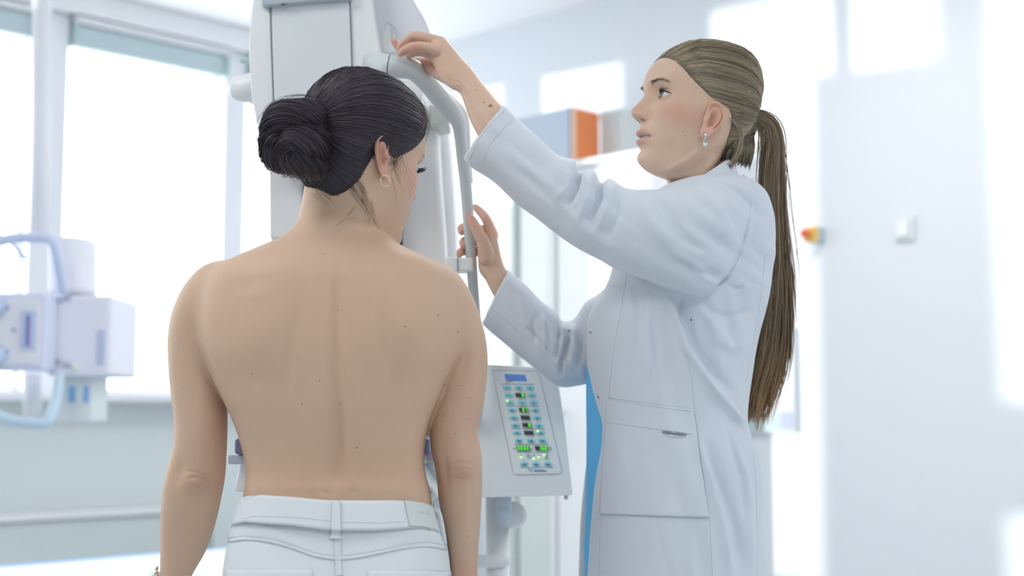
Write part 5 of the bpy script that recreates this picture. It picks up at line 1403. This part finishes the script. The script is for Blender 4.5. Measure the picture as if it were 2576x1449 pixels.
# pony tail
pt = [(1898, 292, 15, 2.235), (1916, 300, 19, 2.24), (1934, 318, 25, 2.25), (1942, 350, 29, 2.26), (1942, 400, 31, 2.27), (1941, 460, 34, 2.28), (1944, 530, 31, 2.285), (1949, 610, 28, 2.285), (1950, 690, 28, 2.285), (1946, 770, 30, 2.285), (1938, 850, 34, 2.285), (1924, 920, 36, 2.285), (1906, 980, 29, 2.28), (1894, 1030, 17, 2.28), (1886, 1068, 6, 2.28)]
path = [W(x, y, d) for x, y, r_, d in pt]; rads = [r_ * d / F for x, y, r_, d in pt]
core = [(x, y, r_ * .55, d) for x, y, r_, d in pt[:11]]
V_, F_ = tube([W(x, y, d) for x, y, r_, d in core] , [r_ * d / F for x, y, r_, d in core], 20, 4); ptl = emb('ponytail', V_, F_, M_hair, dhair, True, np.tile((.12, .085, .055), (len(V_), 1)))
pp = rope_strands(path, rads, 2300, .22, 6, .16, .8, (.64, 1.0), .25, 34)
pc = []
lk = rng.normal(0, 1, (14, 2))
for i, P in enumerate(pp):
    t = rng.uniform(0, 1); a = np.array((.12, .085, .058)); b_ = np.array((.46, .345, .225)); c = a * (1 - t) + b_ * t
    pc.append(c)
    g = np.linspace(0, 1, len(P)) ** 3; k = i % 14
    P += np.outer(g, np.array([lk[k, 0] * .010, lk[k, 1] * .006, -abs(lk[k, 1]) * .006])); P += np.outer(np.sin(np.linspace(0, 9, len(P)) + lk[k, 0] * 3), np.array([.0016, .0010, 0])) * g[:, None] * 2
V_, F_, C2 = strands_mesh(pp, rng.uniform(.00035, .0008, len(pp)), pc)
xx, yy = proj(V_); w = sstep(820, 1040, yy)[:, None]; C2 = C2 * (1 - w * .55) + np.array((.52, .30, .13)) * w * .55
q_ = emb('ponytail_strands', V_, F_, M_hair, dhair, True, C2); q_['kind'] = 'stuff'
V_, F_ = tube([W(1903 + 15 * cos(a) * .45, 294 + 15 * sin(a), 2.237 + .011 * cos(a)) for a in np.linspace(0, 2 * pi, 24)], .0036, 10, 1, False); emb('hair_tie', V_, F_, M_black, dhair)
wp = []
wisp([(1840, 300), (1862, 330), (1858, 380), (1835, 420), (1812, 445)], 60, 4, 2.135, 2.16)
wisp([(1850, 290), (1868, 320), (1872, 350), (1880, 400)], 14, 6, 2.14, 2.2); wisp([(1905, 300), (1925, 330), (1905, 380), (1880, 430)], 12, 7, 2.2, 2.22)
wisp([(1980, 470), (1992, 540), (2004, 620), (1998, 700), (1985, 760)], 2, 2, 2.28); wisp([(1970, 380), (1985, 470), (1990, 560)], 7, 3, 2.27)
wisp([(1985, 640), (1993, 720), (1988, 820), (1965, 900)], 12, 4, 2.28); wisp([(1960, 860), (1965, 940), (1945, 1000), (1925, 1040)], 14, 7, 2.28)
wisp([(1905, 980), (1895, 1020), (1900, 1055)], 26, 9, 2.28); wisp([(1880, 1000), (1880, 1030), (1888, 1058)], 18, 6, 2.28)
wisp([(1870, 440), (1885, 460), (1905, 440)], 12, 5, 2.23); wisp([(1895, 250), (1905, 270), (1915, 290)], 8, 5, 2.23)
wisp([(1800, 108), (1860, 125), (1900, 190), (1912, 250)], 7, 3, 2.2, 2.23); wisp([(1815, 385), (1800, 420), (1770, 455)], 5, 4, 2.16)
V_, F_, C2 = strands_mesh(wp, np.full(len(wp), .00030), blond(len(wp)) * 1.15, 3, 8); q_ = emb('loose_strands', V_, F_, M_hair, dhair, True, C2); q_['kind'] = 'stuff'
# nape hair, gathered upwards
npth = []
for _ in range(420):
    x0 = rng.uniform(1825, 1885); t = (x0 - 1825) / 60
    npth.append(catmull([W(x0, 395 + 22 * t + rng.normal(0, 8), 2.16 + .05 * t), W(x0 + 14, 370, 2.15 + .05 * t), W(1886 + rng.normal(0, 6), 325 + rng.normal(0, 10), 2.19), W(1902, 296 + rng.normal(0, 5), 2.23)], 5))
V_, F_, C2 = strands_mesh(npth, rng.uniform(.0004, .0009, len(npth)), blond(len(npth)) * .62); q_ = emb('nape_strands', V_, F_, M_hair, dhair, True, C2); q_['kind'] = 'stuff'

# lab coat
T2 = [(452, 1740, 1858, 2.235, .070, 2.0), (466, 1690, 1885, 2.24, .105, 2.1), (484, 1650, 1906, 2.25, .145, 2.2), (515, 1612, 1926, 2.26, .172, 2.3), (570, 1580, 1938, 2.27, .180, 2.4), (640, 1550, 1940, 2.27, .176, 2.4), (700, 1533, 1934, 2.27, .172, 2.4), (740, 1512, 1928, 2.27, .168, 2.4),
      (790, 1483, 1917, 2.27, .165, 2.4), (850, 1477, 1903, 2.27, .162, 2.4), (930, 1480, 1887, 2.27, .160, 2.4), (1010, 1491, 1876, 2.27, .160, 2.4), (1060, 1501, 1872, 2.27, .162, 2.4), (1095, 1502, 1880, 2.27, .165, 2.4), (1135, 1499, 1898, 2.27, .168, 2.4), (1180, 1493, 1908, 2.27, .172, 2.4),
      (1250, 1487, 1911, 2.27, .176, 2.4), (1350, 1480, 1914, 2.27, .180, 2.4), (1449, 1476, 1919, 2.27, .184, 2.4), (1650, 1462, 1930, 2.27, .188, 2.4), (1880, 1450, 1940, 2.27, .190, 2.4)]
cp_ = [loft([hrib(y, a, b_, d, t, n) for y, a, b_, d, t, n in T2], 128, 5)]
SL = [(1285, 294, 1195, 402, 2.130, .030), (1268, 276, 1180, 392, 2.130, .036), (1262, 266, 1166, 392, 2.130, .040), (1270, 268, 1170, 404, 2.128, .045), (1300, 298, 1190, 424, 2.126, .047), (1350, 342, 1242, 457, 2.120, .049), (1398, 388, 1300, 512, 2.115, .050), (1424, 398, 1345, 545, 2.11, .052), (1446, 404, 1372, 566, 2.108, .053), (1457, 437, 1392, 582, 2.108, .050), (1480, 426, 1425, 606, 2.105, .055), (1498, 434, 1446, 620, 2.103, .055), (1512, 464, 1474, 636, 2.10, .052), (1534, 450, 1512, 655, 2.10, .057),
      (1575, 474, 1550, 677, 2.095, .058), (1630, 479, 1620, 702, 2.09, .060), (1690, 474, 1690, 726, 2.09, .062), (1745, 468, 1750, 742, 2.09, .064), (1800, 466, 1792, 730, 2.10, .064), (1850, 482, 1835, 690, 2.115, .060), (1895, 515, 1880, 640, 2.14, .050)]
inner = [(1330, 345, 1240, 440, 2.128, .026)]
cp_.append(limb(inner + SL, 56, 5))
SR = [(1315, 738, 1262, 808, 2.375, .028), (1290, 712, 1236, 806, 2.375, .036), (1276, 680, 1213, 812, 2.375, .040), (1285, 684, 1222, 824, 2.375, .044), (1320, 714, 1283, 876, 2.373, .047), (1365, 760, 1345, 927, 2.37, .050), (1400, 785, 1385, 960, 2.37, .052), (1412, 806, 1412, 974, 2.37, .053), (1428, 808, 1445, 972, 2.37, .053), (1446, 800, 1490, 960, 2.37, .053), (1474, 760, 1540, 920, 2.37, .056), (1510, 735, 1580, 870, 2.37, .06), (1560, 690, 1630, 800, 2.36, .06), (1620, 600, 1680, 720, 2.36, .06)]
inner = [(1350, 770, 1300, 850, 2.372, .026)]
cp_.append(limb(inner + SR, 56, 5))
me = fuse(cp_, .0028, 2, .5)
V = getV(me); px, py = proj(V); N = getN(me)
# soft large folds from noise stretched along the limbs
def fold_noise(px, py, ang, sl, sw, seed):
    r_ = np.random.default_rng(seed); a = radians(ang)
    u = (px * cos(a) + py * sin(a)); v = (-px * sin(a) + py * cos(a)); o = np.zeros(len(px))
    for k in range(7):
        f1 = r_.uniform(.5, 1.4) / sl; f2 = r_.uniform(.5, 1.6) / sw
        o += np.sin(2 * pi * (u * f1 + r_.random()) + 1.6 * np.sin(2 * pi * v * f2 * .5 + r_.random() * 6)) * np.sin(2 * pi * (v * f2 + r_.random()))
    return o / 3.0
near = np.clip(-N[:, 1] * 1.5, 0, 1)
onsl = (V[:, 1] < 2.16) & (py < 760) & (py < 740 + 0 * px)
D = np.zeros(len(V))
D += near * .0026 * fold_noise(px, py, 38, 420, 90, 3) * (py < 720)
D += near * .0030 * fold_noise(px, py, 80, 520, 95, 5) * (py > 720)
D += near * .0015 * fold_noise(px, py, 60, 200, 60, 9) * ((px < 1480) & (py > 700))
setV(me, V + N * D[:, None])
R_ = [([(1458, 432), (1450, 470), (1425, 520)], 6, -.0050), ([(1512, 460), (1508, 500), (1480, 560)], 7, -.0055), ([(1440, 425), (1425, 470), (1400, 500)], 7, .0028), ([(1480, 436), (1478, 490), (1455, 560)], 8, .0040), ([(1540, 458), (1532, 510), (1500, 590)], 10, .0040), ([(1560, 480), (1556, 540), (1530, 600)], 8, -.0030),
      ([(1600, 490), (1640, 560), (1700, 620)], 14, .0028), ([(1660, 500), (1720, 600), (1790, 640)], 12, -.0030), ([(1380, 480), (1450, 560), (1560, 640)], 16, .0022), ([(1300, 420), (1380, 500), (1470, 590)], 12, -.0018), ([(1250, 330), (1330, 400), (1380, 430)], 12, -.0015),
      ([(1740, 470), (1800, 520), (1850, 600)], 14, .0030), ([(1700, 660), (1760, 690), (1820, 690)], 12, -.0030), ([(1780, 740), (1830, 700), (1868, 620), (1885, 550)], 4, -.0028),
      ([(1662, 715), (1696, 780), (1723, 874), (1774, 953), (1818, 1008), (1869, 1070), (1897, 1126)], 9, .0075), ([(1690, 735), (1722, 800), (1752, 870), (1800, 940), (1850, 1000)], 14, -.0060), ([(1715, 742), (1712, 790), (1708, 830)], 5, -.0045),
      ([(1635, 730), (1632, 820), (1640, 960)], 9, .0040), ([(1600, 720), (1604, 800), (1600, 900)], 10, -.0030), ([(1670, 740), (1680, 860), (1690, 960)], 10, -.0030), ([(1560, 760), (1556, 860), (1548, 960)], 12, .0025),
      ([(1757, 1103), (1790, 1210), (1818, 1327), (1838, 1449)], 9, .0050), ([(1775, 1100), (1815, 1220), (1850, 1330), (1865, 1449)], 16, -.0050), ([(1860, 1120), (1884, 1250), (1895, 1449)], 9, .0040), ([(1830, 1080), (1868, 1200), (1882, 1330)], 9, -.0035),
      ([(1560, 1100), (1580, 1180), (1600, 1260)], 12, .0020), ([(1740, 1130), (1700, 1220), (1690, 1280)], 16, -.0024), ([(1760, 770), (1830, 800), (1900, 780)], 10, -.0022), ([(1780, 840), (1840, 880), (1890, 860)], 10, .0020), ([(1750, 760), (1800, 830), (1850, 880)], 12, .0030),
      ([(1432, 830), (1424, 870), (1412, 910), (1408, 950)], 4.5, -.0085), ([(1413, 826), (1403, 870), (1400, 910)], 5, -.0050), ([(1420, 815), (1412, 860), (1408, 905)], 5, .0050), ([(1442, 815), (1444, 870), (1436, 920)], 7, .0055), ([(1460, 820), (1462, 880), (1452, 930)], 5, -.0050),
      ([(1345, 790), (1340, 830), (1346, 870)], 6, -.0035), ([(1365, 790), (1370, 840), (1372, 890)], 6, .0030), ([(1310, 810), (1350, 850), (1400, 910)], 4, -.0025), ([(1300, 740), (1320, 790), (1330, 840)], 8, .0025)]
R_ = [(a, b_, c * 1.45) + tuple(o) for a, b_, c, *o in R_]
px_relief(me, ridges=R_)
coat = link('lab_coat', me, M_coat, doc, True)
CB = world_bvh(coat)
def seam(poly, nm='seam', r_=.0003, off=.0001, par=None, m=None):
    q = surf_line(CB, poly, r_, off)
    if q: return emb(nm, q[0], q[1], m or M_coatd, par or coat)
seam([(1577, 690), (1562, 780), (1545, 880), (1531, 1000), (1524, 1060), (1516, 1200), (1510, 1320), (1506, 1449)])
seam([(1788, 735), (1838, 690), (1868, 620), (1885, 550), (1890, 505)])
seam([(1925, 640), (1912, 760), (1895, 860), (1876, 960)])
seam([(1727, 885), (1740, 960), (1746, 1020), (1756, 1100), (1770, 1200), (1785, 1310), (1792, 1449)])
seam([(1268, 280), (1215, 335), (1182, 402)], r_=.0004); seam([(1290, 300), (1236, 360), (1208, 428)], r_=.0004)
seam([(1287, 695), (1252, 745), (1226, 800)], r_=.0004)
seam([(1228, 768), (1300, 830), (1370, 890), (1440, 960)], r_=.0004)
seam([(1895, 1130), (1903, 1250), (1905, 1449)])

V_, F_ = surf_patch(CB, [(1530, 1003), (1640, 1018), (1744, 1031)], [(1510, 1293), (1620, 1297), (1660, 1299), (1783, 1302)], 40, 44, .0030, -.0008); pk = emb('pocket', V_, F_, M_coat, coat)
CB2 = joined_bvh(coat, pk)
for pl in ([(1525, 1062), (1640, 1078), (1755, 1094)], [(1533, 1007), (1640, 1022), (1741, 1035)]):
    q = surf_line(CB2, pl, .0005, .0001); emb('seam', q[0], q[1], M_coatd, pk)
# metal badge on the pocket
g = [on(CB2, x, y, .0010) for x, y in ((1669, 1087), (1690, 1088.5), (1708, 1091), (1725, 1093))]
V_, F_ = tube(g, [.0021, .0023, .0023, .0017], 10, 3, True, True, .45); bd = emb('pocket_badge', V_, F_, mat('badge_metal', (.30, .34, .36, 1), .3, metal=.8, noise=.05), coat)
g = [on(CB2, x, y, .0008) for x, y in ((1671, 1090), (1684, 1096), (1705, 1097.5), (1723, 1099))]
V_, F_ = tube(g, [.0009, .0012, .0011, .0008], 8, 3); emb('badge_rim', V_, F_, M_metal, bd)
def snap(x, y, r_=.0048, B=None):
    B = B or CB2
    q = on(B, x, y, 0)
    if q is None: return
    n = B.ray_cast(CAMV, ray(x, y))[1]; n = n if n.y < 0 else -n
    V_, F_ = tube([q - n * .001, q + n * .0012], [r_, r_ * .9], 20, 1, False); s = emb('snap_button', V_, F_, M_metal, coat)
    V_, F_ = tube([q + n * .001, q + n * .0022], [r_ * .5, r_ * .4], 14, 1, False); emb('snap_centre', V_, F_, mat('snap_dark', (.2, .22, .23, 1), .4, noise=.02), s)
snap(1487, 834); snap(1507, 998); snap(1432, 832, .0028)
V_, F_ = ellipsoid(on(CB2, 1739, 804, 0), .0014, .0008, .0022, None, 10, 6); emb('ink_spot', V_, F_, mat('ink', (.08, .12, .25, 1), .6, noise=.02), coat)
# front edge of the near panel, turned back
g = [on(CB, x, y, .0004) for x, y in ((1492, 800), (1487, 850), (1490, 930), (1500, 1010), (1511, 1060))]
# collar: standing band, front low and back high
def shell_loft(outer, thick=.0025, seg=80):
    A, Fa = loft(outer, seg, 5, cap=False); A = np.array(A)
    inn = []
    for c, u, v, n in outer: inn.append((c, u * (1 - thick / u.length), v * (1 - thick / v.length), n))
    B_, Fb = loft(inn, seg, 5, cap=False); B_ = np.array(B_); n = len(A); k = n // seg
    Fc = list(Fa) + [tuple(i + n for i in f[::-1]) for f in Fb]
    for j in range(seg):
        j2 = (j + 1) % seg
        Fc.append((j, n + j, n + j2, j2)); a = (k - 1) * seg; Fc.append((a + j, a + j2, n + a + j2, n + a + j))
    return np.vstack([A, B_]), Fc
V_, F_ = shell_loft([rib(1660, 520, 1868, 470, 2.225, .100, 2.0), rib(1684, 502, 1856, 446, 2.222, .090, 2.0), rib(1700, 490, 1846, 418, 2.218, .080, 2.0), rib(1712, 478, 1834, 398, 2.215, .072, 2.0)])
emb('collar', V_, F_, M_coat, coat)
V_, F_ = tube([W(1826, 460, 2.15), W(1840, 449, 2.15), W(1850, 452, 2.16), W(1860, 462, 2.17)], .0012, 8, 4); emb('hanging_loop', V_, F_, mat('loop_dark', (.15, .15, .15, 1), .7, noise=.02), coat)
plate('front_flap', [(1500, 1110), (1474, 1180), (1466, 1250), (1460, 1320), (1456, 1449), (1450, 1880), (1540, 1880), (1540, 1110)], 2.40, .012, M_coat, coat, .003)
# scrubs
V_, F_ = loft([hrib(y, a, 1800, 2.29, t, 2.4) for y, a, t in ((640, 1580, .08), (700, 1550, .09), (790, 1505, .10), (860, 1490, .11), (930, 1477, .11), (1010, 1475, .115), (1100, 1476, .115), (1200, 1475, .115), (1300, 1474, .115), (1380, 1470, .115), (1449, 1471, .115), (1700, 1466, .12))], 64, 4)
emb('scrub_top', V_, F_, M_blue, doc)
for s in (0, 1):
    d = 2.19 + .17 * s; x = 1690
    V_, F_ = loft([hrib(y, x - w_, x + w_, d, t, 2.1) for y, w_, t in ((1400, 120, .08), (1700, 110, .078), (2000, 86, .065), (2300, 78, .06), (2600, 66, .054))], 32, 3); emb('trouser_leg', V_, F_, M_jeans, doc)
    cx_ = W(1680, 1000, d).x
    V_, F_ = loft([(Vector((xx_, d, .045 * k + .005)), Y * w_, Z * .045 * k, 2.4) for xx_, w_, k in ((cx_ - .16, .02, .5), (cx_ - .13, .038, .7), (cx_ - .06, .042, 1.0), (cx_ + .03, .037, 1.3), (cx_ + .07, .033, 1.3), (cx_ + .085, .02, .8))], 24, 4)
    emb('shoe', V_, F_, M_bright, doc)
